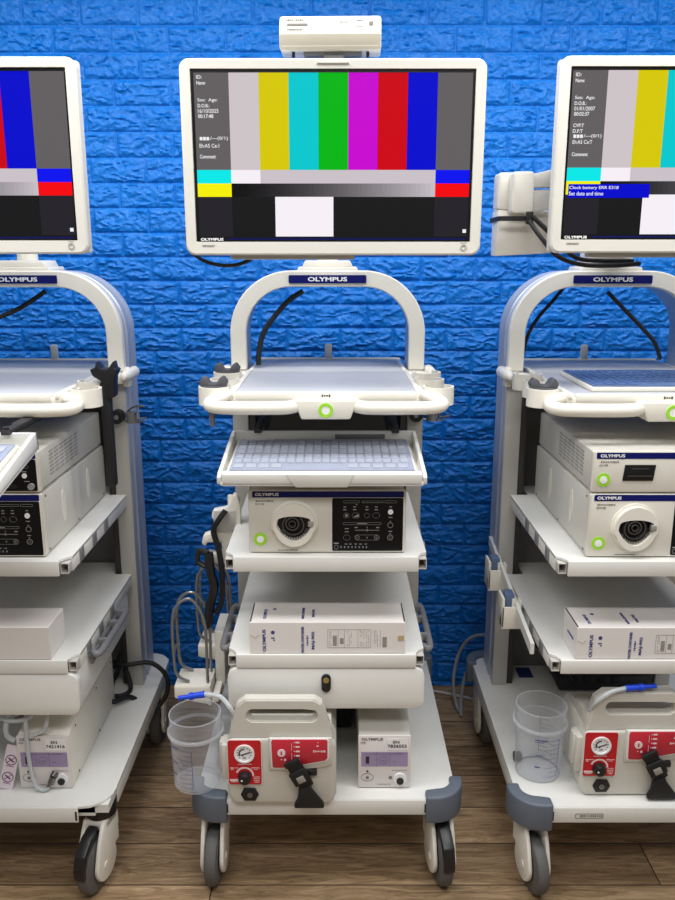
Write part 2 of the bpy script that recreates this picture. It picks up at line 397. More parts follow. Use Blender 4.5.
def make_cart(cx, dy, label, bumpers, yaws, opt):
    """everything below is in the coordinates of the middle cart, x from its centre line"""
    root = thing('equipment_cart', label, 'cart', (cx, YB + dy, 0))
    root['group'] = 'endoscopy carts in a row'
    N = lambda: MB((0, YB, 0))
    # base platform: sheet with rounded corners, folded rims
    p = N(); W2 = .34; y0, y1 = 1.80, 2.62
    p.prism(rrect(-W2, W2, y0 + .004, y1, .07), 'z', .258, .264)
    fx = .262
    p.box(-fx, fx, y0, y0 + .004, .220, .263, .001)
    for s in (-1, 1): p.box(s * (W2 - .004), s * W2, y0 + .09, y1 - .07, .212, .263, .001)
    p.box(-.28, .28, y1 - .005, y1, .212, .263, .001)
    p.box(-.30, .30, y0 + .02, y1 - .03, .225, .2575)
    p.box(-.10, .14, y0 + .05, y0 + .25, .212, .226, .001)
    for sx in (-1, 1):
        for yy in (1.87, 2.54): p.box(sx * .293 - .042, sx * .293 + .042, yy - .05, yy + .05, .234, .2575)
    p.build('base_platform', white, root)
    s_ = N()
    for q in (-.257, .257):
        s_ = N(); s_.box(q - .0025, q + .0025, y0 - .0006, y0 + .001, .226, .252); s_.build('rim_slot', blackp, root)
    if opt.get('maker_plate'):
        s_ = N(); s_.ringprism([(-.2 + .042 + q[0], .24 + q[1]) for q in rrect(-.042, .03, -.007, .007, .003, 3)], [(-.158 + q[0], .24 + q[1]) for q in rrect(-.0405, .0285, -.0055, .0055, .0025, 3)], 'y', y0 - .0008, y0 + .001)
        s_.text('~12', (-.16, y0 - .0002, .24), X, Z, .058, .006); s_.build('rim_label', greyprint, root)
    for sx, sy in bumpers:
        b = N(); cxn, cyn = .286, 1.872
        outer = [(.258, cyn - .080)] + arc(.281, cyn, .080, -90, 0, 12) + [(.361, cyn + .014)]
        inner = [(.328, cyn + .014)] + arc(.290, cyn, .038, 0, -90, 8) + [(.258, cyn - .044)]
        poly = [(sx * x, y if sy < 0 else 2 * 2.21 - y) for x, y in outer + inner]
        b.prism(poly, 'z', .198, .276, .006, seg=3)
        b.build('corner_bumper', bump_m, root)
    for i, (sx, yy) in enumerate(((-1, 1.872), (1, 1.872), (-1, 2.54), (1, 2.54))):
        caster(root, (sx * .298, yy - YB, 0), yaws[i], i in opt['pedals'])
    NA = lambda: MB((-opt.get('archx', 0), YB, 0))
    # columns and arch
    f = NA(); pr = [(-.021, 2.425), (.021, 2.425), (.023, 2.445), (.017, 2.452), (.017, 2.462), (.023, 2.468), (.023, 2.505), (.017, 2.512), (.017, 2.52), (.021, 2.527), (.021, 2.565), (-.021, 2.565)]
    sweep_xz(f, arch_path(.2645), pr); f.build('arch_frame', alu, root, 30)
    for s in (-1, 1):
        c = NA(); c.box(s * .243, s * .2905, 2.40, 2.426, .2645, 1.300, .003); c.build('column', colm, root)
        c = NA(); c.box(s * .222, s * .2425, 2.41, 2.56, .2645, 1.26, .002); c.build('column_liner', darkm, root)
    c = NA(); pr = [(-.0235, 2.428), (-.0235, 2.405), (-.0205, 2.40), (.0205, 2.40), (.0235, 2.405), (.0235, 2.428)]
    sweep_xz(c, arch_path(1.301), pr); c.build('arch_cover', warm, root, 30)
    # name plate on the arch
    b = NA(); b.prism(rrect(-.114, .114, 1.555, 1.5785, .003, 3), 'y', 2.396, 2.3995); bp = b.build('name_plate', navy, root)
    b = NA(); b.text('OLYMPUS', (0, 2.3958, 1.5668), X, Z, .115, .0125); b.build('lettering', whitep, bp)
    # foot of the monitor mount
    b = NA(); b.prism([(-.09, 1.590), (.09, 1.590), (.086, 1.602), (-.086, 1.602)], 'y', 2.41, 2.55, .003); b.prism([(-.075, 1.602), (.075, 1.602), (.066, 1.620), (-.066, 1.620)], 'y', 2.42, 2.54, .003)
    b.build('mount_foot', warm, root)
    # back panel between the columns, colour darkened to paint in the shadow there
    b = N(); b.box(-.221, .221, 2.53, 2.54, .2646, 1.22); b.build('back_panel', mat('panel_shadow_grey', (112, 110, 107), .6), root)
    # ---------------- top tray
    t = N(); hw = .2405
    out = [(-hw, 1.99), (-.228, 1.962), (.228, 1.962), (hw, 1.99), (hw, 2.385), (.237, 2.40), (.237, 2.66), (-.237, 2.66), (-.237, 2.40), (-hw, 2.385)]
    t.prism(out, 'z', 1.272, 1.296, .002)
    t.box(-.226, .226, 1.960, 1.974, 1.284, 1.304, .004)
    for s in (-1, 1):
        t.box(s * .226, s * hw, 1.97, 2.385, 1.290, 1.303, .003); t.box(s * .224, s * .237, 2.38, 2.66, 1.290, 1.303, .003)
    t.box(-.237, .237, 2.645, 2.66, 1.290, 1.306, .003)
    t.prism([(-.078, 1.290), (.078, 1.290), (.060, 1.243), (-.060, 1.243)], 'y', 1.922, 1.99, .004)
    top = t.build('top_tray', warm, root)
    t = N(); t.box(-.2255, .2255, 1.975, 2.36, 1.2955, 1.3000, .001); t.box(-.2235, .2235, 2.36, 2.644, 1.2955, 1.3020, .001); t.build('tray_mat', trayin, top)
    for s in (-1, 1):
        h = N(); h.tube([(s * .066, 1.955, 1.276), (s * .082, 1.932, 1.273), (s * .115, 1.924, 1.271), (s * .22, 1.924, 1.271), (s * .270, 1.932, 1.272), (s * .289, 1.955, 1.276), (s * .272, 1.99, 1.282), (s * .238, 2.01, 1.287)], .0165, 14, smooth=6); h.build('handle', warm, top)
        h = N(); h.box(s * .2915, s * .312, 2.375, 2.41, 1.255, 1.312, .005); h.lathe([(0, 2.315), (.008, 2.32), (.015, 2.34), (.017, 2.37), (.017, 2.45), (0, 2.45)], (s * .3085, 0, 1.292), 'y', 20); h.box(s * .2415, s * .30, 2.35, 2.398, 1.268, 1.296, .004); h.build('tray_bracket', warm, top)
    g = N(); g.disc((0, 1.9222, 1.266), NY, .0180, .003, .0105); g.build('release_button', green, top)
    g = N(); g.disc((0, 1.9222, 1.266), NY, .0103, .0022); g.build('button_cap', whitep, top)
    g = N(); g.text('~4', (0, 1.9598, 1.2955), X, Z, .024, .0065); g.build('lettering', blackprint, top)
    for s in (-1, 1):
        b = N(); b.box(s * .19, s * .16, 1.99, 2.60, 1.258, 1.2715, .002); b.build('tray_rail', darkm, top)
    b = N(); b.box(-.012, .012, 2.645, 2.66, 1.30, 1.352, .006); b.build('rear_catch', mat('smoky_catch', (205, 205, 202), .4), top)
    # cup rings beside the tray
    for s in opt['rings']:
        spots = ((.288, 2.035, 1.262, 1.308), (.276, 2.135, 1.268, 1.312), (.280, 2.24, 1.272, 1.316))[:2 if opt.get('tworings') else 3]
        h = N()
        for (cx_, cy_, z0, z1) in spots:
            if s > 0: c_ring(h, s * cx_, cy_, z0, z1, .040, .006, -215, 60)
            else: c_ring(h, s * cx_, cy_, z0, z1, .040, .006, 120, 395)
        h.box(s * .2405, s * .252, 2.0, 2.27, 1.264, 1.298, .003)
        h.build('cup_rings', warm, top)
        if s in opt['inserts']:
            for (cx_, cy_, z0, z1) in (spots[0], spots[-1])[:opt.get('nins', 2)]:
                h = N(); h.cyl((s * cx_, cy_, z1 - .035), (s * cx_, cy_, z1 + .003), .032, .034)
                h.prism([(s * cx_ + a, z1 + b_) for a, b_ in ((-.032, 0), (.032, 0), (.036, .012), (.026, .026), (.016, .022), (.008, .008), (-.008, .008), (-.016, .022), (-.026, .026), (-.036, .012))], 'y', cy_ - .018, cy_ + .018, .003)
                h.build('rubber_insert', mat('grey_rubber', (78, 78, 82), .6), top)
    # knobs and cable hook under the tray
    for s in opt['knobs']:
        k = N(); k.lathe([(0, 2.372), (.021, 2.372), (.021, 2.399), (0, 2.399)], (s * .267, 0, 1.165), 'y', 24); ko = k.build('clamp_knob', blackr, root)
        k = N(); k.disc((s * .267, 2.372, 1.165), NY, .007, .003); k.build('screw', steel, ko)
        k = N()
        k.tube([(s * .28, 2.38, 1.155), (s * .33, 2.37, 1.150), (s * .352, 2.36, 1.158)], .003, 8, smooth=4)
        k.tube([(s * .29, 2.40, 1.175), (s * .325, 2.36, 1.20), (s * .36, 2.34, 1.205)], .003, 8, smooth=4)
        k.tube([(s * .335, 2.36, 1.20), (s * .335, 2.35, 1.165), (s * .365, 2.34, 1.17)], .003, 8)
        k.cyl((s * .315, 2.37, 1.150), (s * .315, 2.37, 1.182), .018, seg=20)
        k.build('cable_hook', steel, root)
    # ---------------- shelves
    SH = opt.get('shx', 0)
    NS = lambda: MB((-SH, YB, 0))
    def shelf(z, th, name='shelf'):
        b = NS(); out = [(-.2275, 1.8455), (.2275, 1.8455), (.2275, 1.852), (.236, 1.868), (.2495, 1.878), (.2495, 2.40), (.195, 2.40), (.195, 2.50), (-.195, 2.50), (-.195, 2.40), (-.2495, 2.40), (-.2495, 1.878), (-.236, 1.868), (-.2275, 1.852)]
        b.prism(out, 'z', z - .006, z)
        b.box(-.2275, .2275, 1.84, 1.8465, z - th, z + .0004, .0015)
        for s in (-1, 1): b.box(s * .2445, s * .2495, 1.878, 2.40, z - th, z - .002, .001)
        b.box(-.19, .19, 1.86, 2.49, z - .018, z - .006)
        sh = b.build(name, white, root)
        for s in (-1, 1):
            r_ = NS(); r_.ringprism([(s * .238 + q[0], z - th / 2 - .003 + q[1]) for q in rrect(-.0105, .0105, -.0135, .0135, .001, 2)], [(s * .238 + q[0], z - th / 2 - .003 + q[1]) for q in rrect(-.0085, .0085, -.0115, .0115, .001, 2)], 'y', 1.851, 2.39);  r_.build('side_rail', mat('rail_cream', (196, 192, 184), .4), sh)
            for yy in (1.93, 2.04, 2.15):
                k = NS(); k.box(s * .2485, s * .2535, yy, yy + .03, z - th + .003, z - .001, .001); k.build('rail_clip', greyp, sh)
        return sh
    shelf(.916, .038); shelf(.654, .036)
    if opt.get('drawer'):
        d = NS(); d.prism(rrect(-.2505, .2505, .502, .615, .024, 5), 'y', 1.842, 1.868, .002); d.box(-.244, .244, 1.868, 2.36, .508, .612, .002)
        do = d.build('drawer', white, root)
        k = NS(); k.prism([(q[0], q[1]) for q in rrect(-.012, .012, .553, .602, .0118, 8)], 'y', 1.833, 1.8415, .002); lo = k.build('drawer_lock', blackp, do)
        k = NS(); k.disc((0, 1.8335, .588), NY, .0075, .003); k.disc((0, 1.831, .588), NY, .003, .001, mi=0); k.build('key_barrel', mat('brass', (176, 160, 110), .35, .7), lo)
        for s in opt['side_handles']:
            h = NS(); h.tube([(s * .256, 1.955, .622), (s * .268, 1.945, .618), (s * .277, 1.965, .618), (s * .279, 2.08, .616), (s * .279, 2.20, .614), (s * .272, 2.225, .614)], .009, 10, smooth=5)
            for yy in (2.02, 2.13, 2.20): h.box(s * .252, s * .277, yy - .007, yy + .007, .604, .626, .003)
            h.box(s * .2505, s * .256, 1.95, 2.24, .585, .612, .002)
            h.build('side_handle', greyp, do)
    if opt.get('kbtray'):
        yb, zb = opt['kbtray']
        M = Matrix.Translation((opt['kbx'], yb, zb)) @ Matrix.Rotation(R(opt['tilt']), 4, 'X')
        k = N(); k.M = M; w = .248; dep = .310
        k.prism([(-w, -dep + .015), (-w + .012, -dep), (w - .012, -dep), (w, -dep + .015), (w, 0), (-w, 0)], 'z', -.040, -.030, .002)
        for s in (-1, 1): k.prism([(0, -.036), (0, .002), (-.02, .002), (-dep + .02, -.012), (-dep + .004, -.018), (-dep + .004, -.036)], 'x', s * (w - .010), s * w, .002)
        k.box(-w, w, -.008, 0, -.04, .002, .002)
        k.prism([(-dep, -.038), (-dep, -.010), (-dep + .02, -.008), (-dep + .036, -.024), (-dep + .036, -.036)], 'x', -w + .012, w - .012, .002)
        k.prism([(-.085, -.008), (.075, -.008), (.06, -.041), (-.062, -.041)], 'y', -dep - .005, -dep + .004, .002)
        kt = k.build('keyboard_tray', white, root)
        s_ = N(); s_.M = M; s_.box(.03, .165, -.0115, -.0085, -.020, -.006, .001); s_.build('slot_label', greyp, kt)
        for s in (-1, 1):
            r_ = N(); r_.box(s * .175, s * .195, yb - .02, 2.46, zb - .002, zb + .010, .002); r_.box(s * .168, s * .176, yb + .06, 2.46, zb - .016, zb + .010, .002); r_.build('slide_rail', darkm, kt)
            r_ = N(); r_.cyl((s * .185, yb - .012, zb + .009), (s * .185, yb - .012, zb + .016), .007, seg=12); r_.build('rail_stop', blackp, kt)
    return root

FB = [(-1, -1), (1, -1), (-1, 1), (1, 1)]
A = dict(tilt=5.2, kbx=-.008, rings=(-1, 1), inserts=(-1,), knobs=(1,), pedals=(1,), drawer=True, side_handles=(-1, 1), kbtray=(2.118, 1.172))
C0 = make_cart(-.025, 0, 'complete middle white equipment cart with drawer and sloping keyboard tray', FB, (R(-2), R(9), R(0), R(0)), A)
B = dict(tworings=True, shx=.025, tilt=11.2, kbx=0, rings=(1,), inserts=(), knobs=(1,), pedals=(1,), drawer=True, side_handles=(1,), kbtray=(1.79, 1.245))
CL = make_cart(-.922, -.03, 'white equipment cart at the left edge, front corner without its grey bumper', [(-1, -1), (-1, 1)], (R(8), R(-13), R(0), R(6)), B)
Cc = dict(archx=-.010, shx=-.024, rings=(-1,), inserts=(-1,), knobs=(), pedals=(), drawer=False, side_handles=(), maker_plate=True, nins=1)
CR = make_cart(.812, -.03, 'white equipment cart at the right edge with open shelves and no drawer', FB, (R(9), R(5), R(0), R(0)), Cc)

# ------------------------------------------------------------------ monitors
def bars(kind):
    """(x0,x1,y0,y1,material) in screen fractions"""
    c = {}
    L = []
    e = lambda n, rgb: emat('screen_' + n, rgb)
    xs = [0, .125] + [.125 + .75 / 7 * i for i in range(1, 8)] + [1]
    cols = [('grey', (100, 96, 97)), ('pale', (206, 196, 200)), ('yellow', (214, 200, 4)), ('cyan', (4, 200, 206)), ('green', (4, 182, 20)), ('magenta', (200, 6, 208)), ('red', (205, 4, 20)), ('blue', (4, 10, 205)), ('grey', (100, 96, 97))]
    r1, r2, r3 = 1 - 7 / 12, 1 - 8 / 12, .25
    for i, (n, rgb) in enumerate(cols): L.append((xs[i], xs[i + 1], r1, 1, e(n, rgb)))
    L += [(0, .125, r2, r1, e('brightcyan', (6, 232, 232))), (.125, xs[2], r2, r1, e('white', (246, 240, 246))), (xs[2], .875, r2, r1, e('lightgrey', (202, 194, 200))), (.875, 1, r2, r1, e('brightblue', (10, 18, 240)))]
    L += [(0, .125, r3, r2, e('brightyellow', (246, 240, 6))), (.875, 1, r3, r2, e('brightred', (246, 6, 14)))]
    n = 42; x0, x1 = .125, .875
    for k in range(n):
        g = 18 + int(178 * (k / (n - 1)) ** 1.25); L.append((x0 + (x1 - x0) * k / n, x0 + (x1 - x0) * (k + 1) / n, r3, r2, e('ramp%d' % k, (g, int(g * .97), g))))
    L += [(0, .125, 0, r3, e('charcoal', (38, 36, 42))), (.125, .285, 0, r3, e('black', (10, 11, 20))), (.285, .50, 0, r3, e('white', (246, 240, 246))), (.50, .875, 0, r3, e('black', (10, 11, 20))), (.875, 1, 0, r3, e('charcoal', (38, 36, 42)))]
    return L
def monitor(cx, label, lines, banner=False, lift=0):
    """front face at y 1.90"""
    ref = Vector((cx, 1.95, 1.84 + lift)); root = thing('monitor', label, 'monitor', ref, group='monitors showing colour bars')
    N = lambda: MB((0, 1.95, 1.84))
    x0, x1, z0, z1 = -.3385, .3385, 1.634, 2.053
    b = N(); sx0, sx1, sz0, sz1 = -.313, .313, 1.667, 2.030
    # front bezel as a rounded ring with a sloping inner lip
    n = 6; o1 = rrect(x0, x1, z0, z1, .022, n); o2 = rrect(x0 + .004, x1 - .004, z0 + .004, z1 - .004, .019, n); i1 = rrect(sx0 - .002, sx1 + .002, sz0 - .003, sz1 + .002, .002, n)
    vs = [(p[0], 1.925, p[1]) for p in o1] + [(p[0], 1.904, p[1]) for p in o1] + [(p[0], 1.90, p[1]) for p in o2] + [(p[0], 1.901, p[1]) for p in i1] + [(p[0], 1.910, p[1]) for p in i1]
    k = len(o1); fs = []
    for lv in range(4):
        for i in range(k):
            j = (i + 1) % k; fs.append((lv * k + i, (lv + 1) * k + i, (lv + 1) * k + j, lv * k + j))
    fs.append(tuple(range(k))[::-1]); b.add(vs, fs)
    b.box(x0 + .002, x1 - .002, 1.9245, 1.945, z0 + .002, z1 - .002, .006)
    b.prism(rrect(x0 + .03, x1 - .03, z0 + .03, z1 - .03, .03), 'y', 1.944, 1.985, .01)
    b.prism([(-.036, 2.0405), (.036, 2.0405), (.034, 2.0435), (-.034, 2.0435)], 'y', 1.898, 1.902, .001)
    b.build('housing', bezelm, root)
    s = N(); s.box(sx0 - .002, sx1 + .002, 1.9085, 1.9095, sz0 - .003, sz1 + .002); s.build('screen_surround', mat('screen_black', (8, 8, 10), .2), root)
    # picture area
    L = bars(0); mats = []; s = N(); px0, px1, pz0, pz1 = sx0 + .005, sx1 - .004, sz0 + .009, sz1 - .005
    for a, b_, c, d, mm in L:
        if mm not in mats: mats.append(mm)
        s.quad(((px0 + (a + b_) / 2 * (px1 - px0)), 1.9083, pz0 + (c + d) / 2 * (pz1 - pz0)), X, Z, (b_ - a) * (px1 - px0), (d - c) * (pz1 - pz0), mats.index(mm), .0004)
    ln = emat('screen_line', (20, 24, 90))
    mats.append(ln); s.quad(((px0 + px1) / 2 + .03, 1.9083, sz0 + .0035), X, Z, px1 - px0 - .07, .0035, len(mats) - 1, .0004)
    so = s.build('screen', mats, root, 0)
    t = N()
    for txt, fx, z, w, h in lines:
        t.text(txt, (px0 + fx + w / 2, 1.9076, z), X, Z, w, h * 1.25, ext=.0003)
    for q in range(3): t.quad((px0 + .012 + q * .0075, 1.9076, 1.888), X, Z, .0062, .007, 0, .0003)
    t.build('screen_lettering', emat('screen_text', (240, 240, 240)), so)
    if banner:
        q = N(); q.quad((px0 + .005 + .0925, 1.9074, 1.771), X, Z, .185, .030, 0, .0004); bo = q.build('screen_banner', emat('screen_banner_blue', (4, 8, 205)), so)
        q = N(); q.text('Clock battery ERR E318', (px0 + .063, 1.9068, 1.7775), X, Z, .112, .0085, ext=.0003); q.text('Set date and time', (px0 + .046, 1.9068, 1.7655), X, Z, .078, .0085, ext=.0003)
        q.build('banner_lettering', emat('screen_text', (240, 240, 240)), so)
    t = N(); t.text('OLYMPUS', (sx0 + .034, 1.9072, 1.6695), X, Z, .052, .0062); t.build('brand_lettering', whitep, root)
    t = N(); t.text('OEV262H', (sx0 + .026, 1.9004, 1.655), X, Z, .028, .0045); t.quad((0, 1.898, 2.042), X, Z, .07, .0022, 0, .0004); t.build('model_lettering', greyprint, root)
    t = N(); t.disc((.300, 1.9004, 1.651), NY, .0075, .0015, .0045); t.text('POWER', (.300, 1.9004, 1.662), X, Z, .014, .0022); t.build('power_button', mat('button_grey', (170, 168, 160), .5), root)
    t = N(); t.quad((.2915 + .01, 1.9074, 1.688), X, Z, .008, .008, 0, .0004); 
    ic = t.build('screen_icon', emat('screen_text', (240, 240, 240)), so)
    t = N(); t.box(-.24, .05, 1.93, 1.96, 1.624, 1.6355, .003); t.build('lower_ledge', mat('ledge_grey', (186, 184, 176), .5), root)
    return root
Lc = [('ID:', .006, 2.016, .012, .006), ('Name:', .006, 2.004, .020, .006), ('Sex:  Age:', .007, 1.968, .044, .007), ('D.O.B.:', .007, 1.957, .026, .006), ('16/10/2025', .007, 1.946, .046, .0065), ('00:17:48', .007, 1.935, .034, .0065), ('\u2588\u2588\u2588/---(0/1)', .008, 1.885, .064, .007), ('Eh:A5 Ce:1', .008, 1.873, .044, .0065), ('Comment:', .008, 1.850, .036, .0065)]
Lc[6] = ('/---(0/1)', .032, 1.888, .040, .007)
Lr = [('ID:', .006, 2.016, .012, .006), ('Name:', .006, 2.004, .020, .006), ('Sex:  Age:', .007, 1.968, .044, .007), ('D.O.B.:', .007, 1.957, .026, .006), ('01/01/2007', .007, 1.946, .046, .0065), ('00:02:37', .007, 1.935, .034, .0065), ('CVP:T', .007, 1.911, .024, .006), ('D.F:T', .007, 1.899, .022, .006), ('/---(0/1)', .032, 1.888, .040, .007), ('Eh:A5 Ce:T', .008, 1.876, .044, .0065), ('Comment:', .008, 1.850, .036, .0065)]
MC = monitor(-.0065, 'white framed widescreen monitor on the middle cart showing the full colour bars', Lc)
ML = monitor(-.909, 'white framed monitor at the left edge, only its blue and red bars in view', Lc, lift=.003)
MR = monitor(.831, 'white framed monitor at the right edge with a blue battery message on its colour bars', Lr, True, .005)

# monitor arms
def straight_arm(cx, mx, mon):
    N = lambda: MB(tuple(mon.location))
    b = N(); b.cyl((cx, 2.46, 1.6205), (cx, 2.46, 1.80), .03); root = b.build('support_arm', warm, mon)
    b = N(); b.box(cx - .035, cx + .035, 2.10, 2.46, 1.77, 1.83, .01); b.box(mx - .05, mx + .05, 1.987, 2.02, 1.75, 1.85, .006); b.box(mx - .03, mx + .03, 2.0, 2.12, 1.77, 1.83, .008); b.build('link', warm, root)
    return root
straight_arm(-.025, -.0065, MC)
straight_arm(-.922, -.909, ML)
N = lambda: MB((.831, 1.95, 1.845))
b = N(); b.box(.74, .86, 2.38, 2.50, 1.6205, 1.655, .004); b.prism([(.82, 1.655), (.405, 1.632), (.405, 1.745), (.52, 1.745), (.82, 1.70)], 'y', 2.09, 2.16, .005); b.box(.75, .85, 2.10, 2.44, 1.655, 1.70, .005)
a = b.build('support_arm', warm, MR); a['label'] = 'pale jointed swing arm reaching out to the left of the monitor'
b = N(); b.prism(rrect(.404, .480, 1.745, 1.834, .008), 'y', 2.09, 2.15, .004); b.prism(rrect(.430, .483, 1.735, 1.832, .008), 'y', 2.045, 2.09, .004); b.build('hub', warm, a)
b = N(); b.prism([(.478, 1.795), (.478, 1.826), (.56, 1.845), (.75, 1.85), (.75, 1.80), (.56, 1.797)], 'y', 2.055, 2.085, .003); b.prism([(.478, 1.735), (.478, 1.790), (.56, 1.793), (.75, 1.80), (.75, 1.77), (.56, 1.75)], 'y', 2.06, 2.083, .003)
b.box(.76, .88, 1.988, 2.05, 1.75, 1.86, .006); b.box(.74, .80, 2.04, 2.09, 1.77, 1.85, .004); b.build('link', mat('arm_cream', (216, 214, 206), .45), a)
b = N(); b.ringprism(rrect(.400, .486, 2.040, 2.166, .004), rrect(.403, .483, 2.043, 2.163, .003), 'z', 1.716, 1.7275); b.box(.465, .482, 2.030, 2.042, 1.708, 1.738, .003); b.build('strap', blackr, a)

# receiver on top of the middle monitor
r = thing('wireless_receiver', 'small white box with rounded ends sitting on top of the middle monitor', 'receiver', (-.012, 1.95, 2.055), R(-1.5))
N = lambda: MB((0, 0, 0))
b = N(); b.prism([(-.03, .020), (-.038, .050), (-.020, .090), (.05, .090), (.05, .020)], 'x', -.112, .112, .006, seg=3); b.build('casing', warm, r)
b = N(); b.prism([(-.0295, .0190), (-.0385, .0495), (-.034, .0495), (-.026, .021)], 'x', -.111, .111, .001); b.build('lower_face', mat('receiver_shade_beige', (196, 190, 172), .5), r)  # downward slope in a darker colour, its shade painted in
b = N(); b.box(-.06, .07, -.01, .04, .013, .022, .002); b.box(-.015, .03, -.015, .04, 0, .013, .002); b.build('stand', mat('stand_grey', (120, 122, 124), .5), r)
for x in (-.083, .083):
    b = N(); b.cyl((x, -.006, 0), (x, -.006, .022), .0035, seg=10); b.build('leg', blackp, r)
up = Vector((0, .018, .040)).normalized()
b = N()
def onf(x, t): return (x, -.0372 + .0162 * t, .0535 + .036 * t)
b.quad(onf(-.072, .45), X, up, .045, .006, 0, .0006); b.text('~9', onf(-.078, .75), X, up, .04, .005); b.text('~11', onf(-.078, .15), X, up, .036, .005); b.text('~4', onf(.03, .6), X, up, .016, .0035); b.text('~5', onf(.065, .7), X, up, .014, .004); b.text('~4', onf(.065, .3), X, up, .014, .003)
b.quad(onf(.09, .5), X, up, .009, .010, 0, .0005)
b.build('lettering', greyprint, r)

# ------------------------------------------------------------------ video units
def panel_marks(mb, x0, z0, s=1):
    """small white legends of the black control panel; x0,z0 lower left corner"""
    y = -.0006
    q = lambda x, z, w, h: mb.quad((x0 + x, y, z0 + z), X, Z, w, h, 0, .0004)
    ring = lambda x, z, r: mb.disc((x0 + x, y, z0 + z), NY, r, .0004, r * .84, seg=16)
    def frame(x, z, w, h):
        mb.ringprism([(x0 + x + p[0], z0 + z + p[1]) for p in rrect(-w / 2, w / 2, -h / 2, h / 2, h * .45, 3)], [(x0 + x + p[0], z0 + z + p[1]) for p in rrect(-w / 2 + .0005, w / 2 - .0005, -h / 2 + .0005, h / 2 - .0005, h * .38, 3)], 'y', y - .0004, y + .0002)
    return q, ring, frame
def big_unit(ref, label, lens_turn=0):
    """light source: width .386, height .160, depth .53; ref = lower left front corner"""
    root = thing('light_source_unit', label, 'medical device', (ref[0] + .193, ref[1] + .26, ref[2]), group='light source units with round scope socket')
    N = lambda: MB((.193, .26, 0))
    b = N(); b.box(.002, .384, .010, .53, .004, .158, .004); b.build('casing', device_side, root)
    b = N(); b.prism(rrect(0, .386, .002, .162, .006), 'y', 0, .016, .003); fo = b.build('front_panel', device, root)
    b = N()
    for x in (.03, .356):
        for y in (.03, .48): b.cyl((x, y, 0), (x, y, .004), .012, seg=14)
    b.build('foot', blackp, root)
    b = N(); b.prism(rrect(.010, .380, .144, .1595, .003, 3), 'y', -.0006, .001); bo = b.build('blue_band', navy, fo)
    b = N(); b.text('OLYMPUS', (.046, -.0008, .1517), X, Z, .058, .0075); b.text('O', (.0001 + .046, .002, .15), X, Z, .001, .001); b.build('band_lettering', whitep, fo)
    b = N(); b.text('~11', (.040, -.0002, .135), X, Z, .044, .0042); b.text('CLV-190', (.028, -.0002, .127), X, Z, .022, .0045); b.quad((.095, -.0002, .008), X, Z, .05, .002, 0, .0005); b.build('model_lettering', greyprint, fo)
    b = N(); b.disc((.028, -.0002, .037), NY, .0165, .0015, .009); b.build('power_ring', green, fo)
    b = N(); b.disc((.028, -.0002, .037), NY, .0088, .003); b.disc((.028, -.0032, .037), NY, .004, .0006); b.build('power_button', whitep, fo)
    # socket: round collar, dark D shaped mouth, stepped barrel inside
    cx, cz = .112, .077
    b = N(); outer = [(cx + p[0] * 1, cz + p[1]) for p in [(.058 * math.cos(R(a)) * (1 if math.sin(R(a)) > -.3 else .93), .058 * math.sin(R(a)) * 1.05) for a in range(0, 360, 10)]]
    inner = []
    for a in range(0, 360, 10):
        ca, sa = math.cos(R(a)), math.sin(R(a)); rr = .043
        xx, zz = rr * ca, rr * sa
        if zz > .018: zz = .018 + (zz - .018) * .3
        if zz < 0: xx *= (1 - .35 * (-zz / rr)); zz *= .92
        inner.append((cx + xx, cz + zz - .002))
    b.ringprism(outer, [(cx + (p[0] - cx) * .97, cz + (p[1] - cz) * .97) for p in inner], 'y', -.004, .002)
    o2 = [(cx + (p[0] - cx) * .90, cz + (p[1] - cz) * .90) for p in outer]
    b.ringprism(o2, inner, 'y', -.016, -.004)
    co_ = b.build('scope_socket', warm, fo, 50)
    b = N(); b.prism(inner, 'y', -.0012, -.0002); b.build('socket_cavity', mat('socket_black', (10, 10, 11), .25), co_)
    b = N(); b.lathe([(.024, -.012), (.027, -.012), (.027, 0), (.024, 0)], (cx - .002, 0, cz + .0), 'y', 32); b.lathe([(.014, -.016), (.017, -.016), (.017, 0), (.014, 0)], (cx - .004, 0, cz + .004), 'y', 28); b.lathe([(.007, -.018), (.009, -.018), (.009, 0), (.007, 0)], (cx - .004, 0, cz + .004), 'y', 20)
    b.lathe([(.030, -.006), (.037, -.006), (.037, -.001), (.030, -.001)], (cx, 0, cz - .002), 'y', 36, arc=(R(200), R(345)))
    b.build('socket_barrel', mat('socket_metal', (92, 90, 88), .25, .5), co_)
    b = N()
    for k in range(9):
        a = R(228 + k * 11); b.disc((cx + .034 * math.cos(a), -.008, cz - .002 + .034 * math.sin(a)), NY, .0022, .001, seg=10)
    b.box(cx + .034, cx + .048, -.019, -.006, cz - .003, cz + .011, .002); b.build('socket_pins', mat('pin_silver', (180, 178, 172), .3, .5), co_)
    # black control panel
    b = N(); b.prism(rrect(.205, .379, .006, .1425, .004, 3), 'y', -.0006, .001); po = b.build('control_panel', mat('gloss_black_panel', (17, 16, 18), .35, Specular_IOR_Level=.2), fo)
    b = N(); q, ring, frame = panel_marks(b, .205, .006)
    frame(.047, .127, .040, .006); frame(.099, .127, .052, .005); frame(.143, .127, .030, .006)
    for x in (.031, .055, .085, .108, .143): q(x, .114, .006, .0022); q(x, .107, .008, .0022)
    q(.060, .120, .003, .002)
    frame(.035, .092, .014, .013); frame(.058, .092, .018, .014); frame(.085, .092, .013, .013); frame(.108, .092, .017, .014)
    b.prism([(.205 + .051, .006 + .088), (.205 + .065, .006 + .096), (.205 + .065, .006 + .088)], 'y', -.001, -.0004)
    b.disc((.205 + .035, -.0006, .098), NY, .0035, .0004, seg=12)
    d_ = N(); d_.disc((.205 + .143, -.0006, .006 + .101), NY, .0065, .0015, seg=18); d_.build('lit_button', whitep, po)
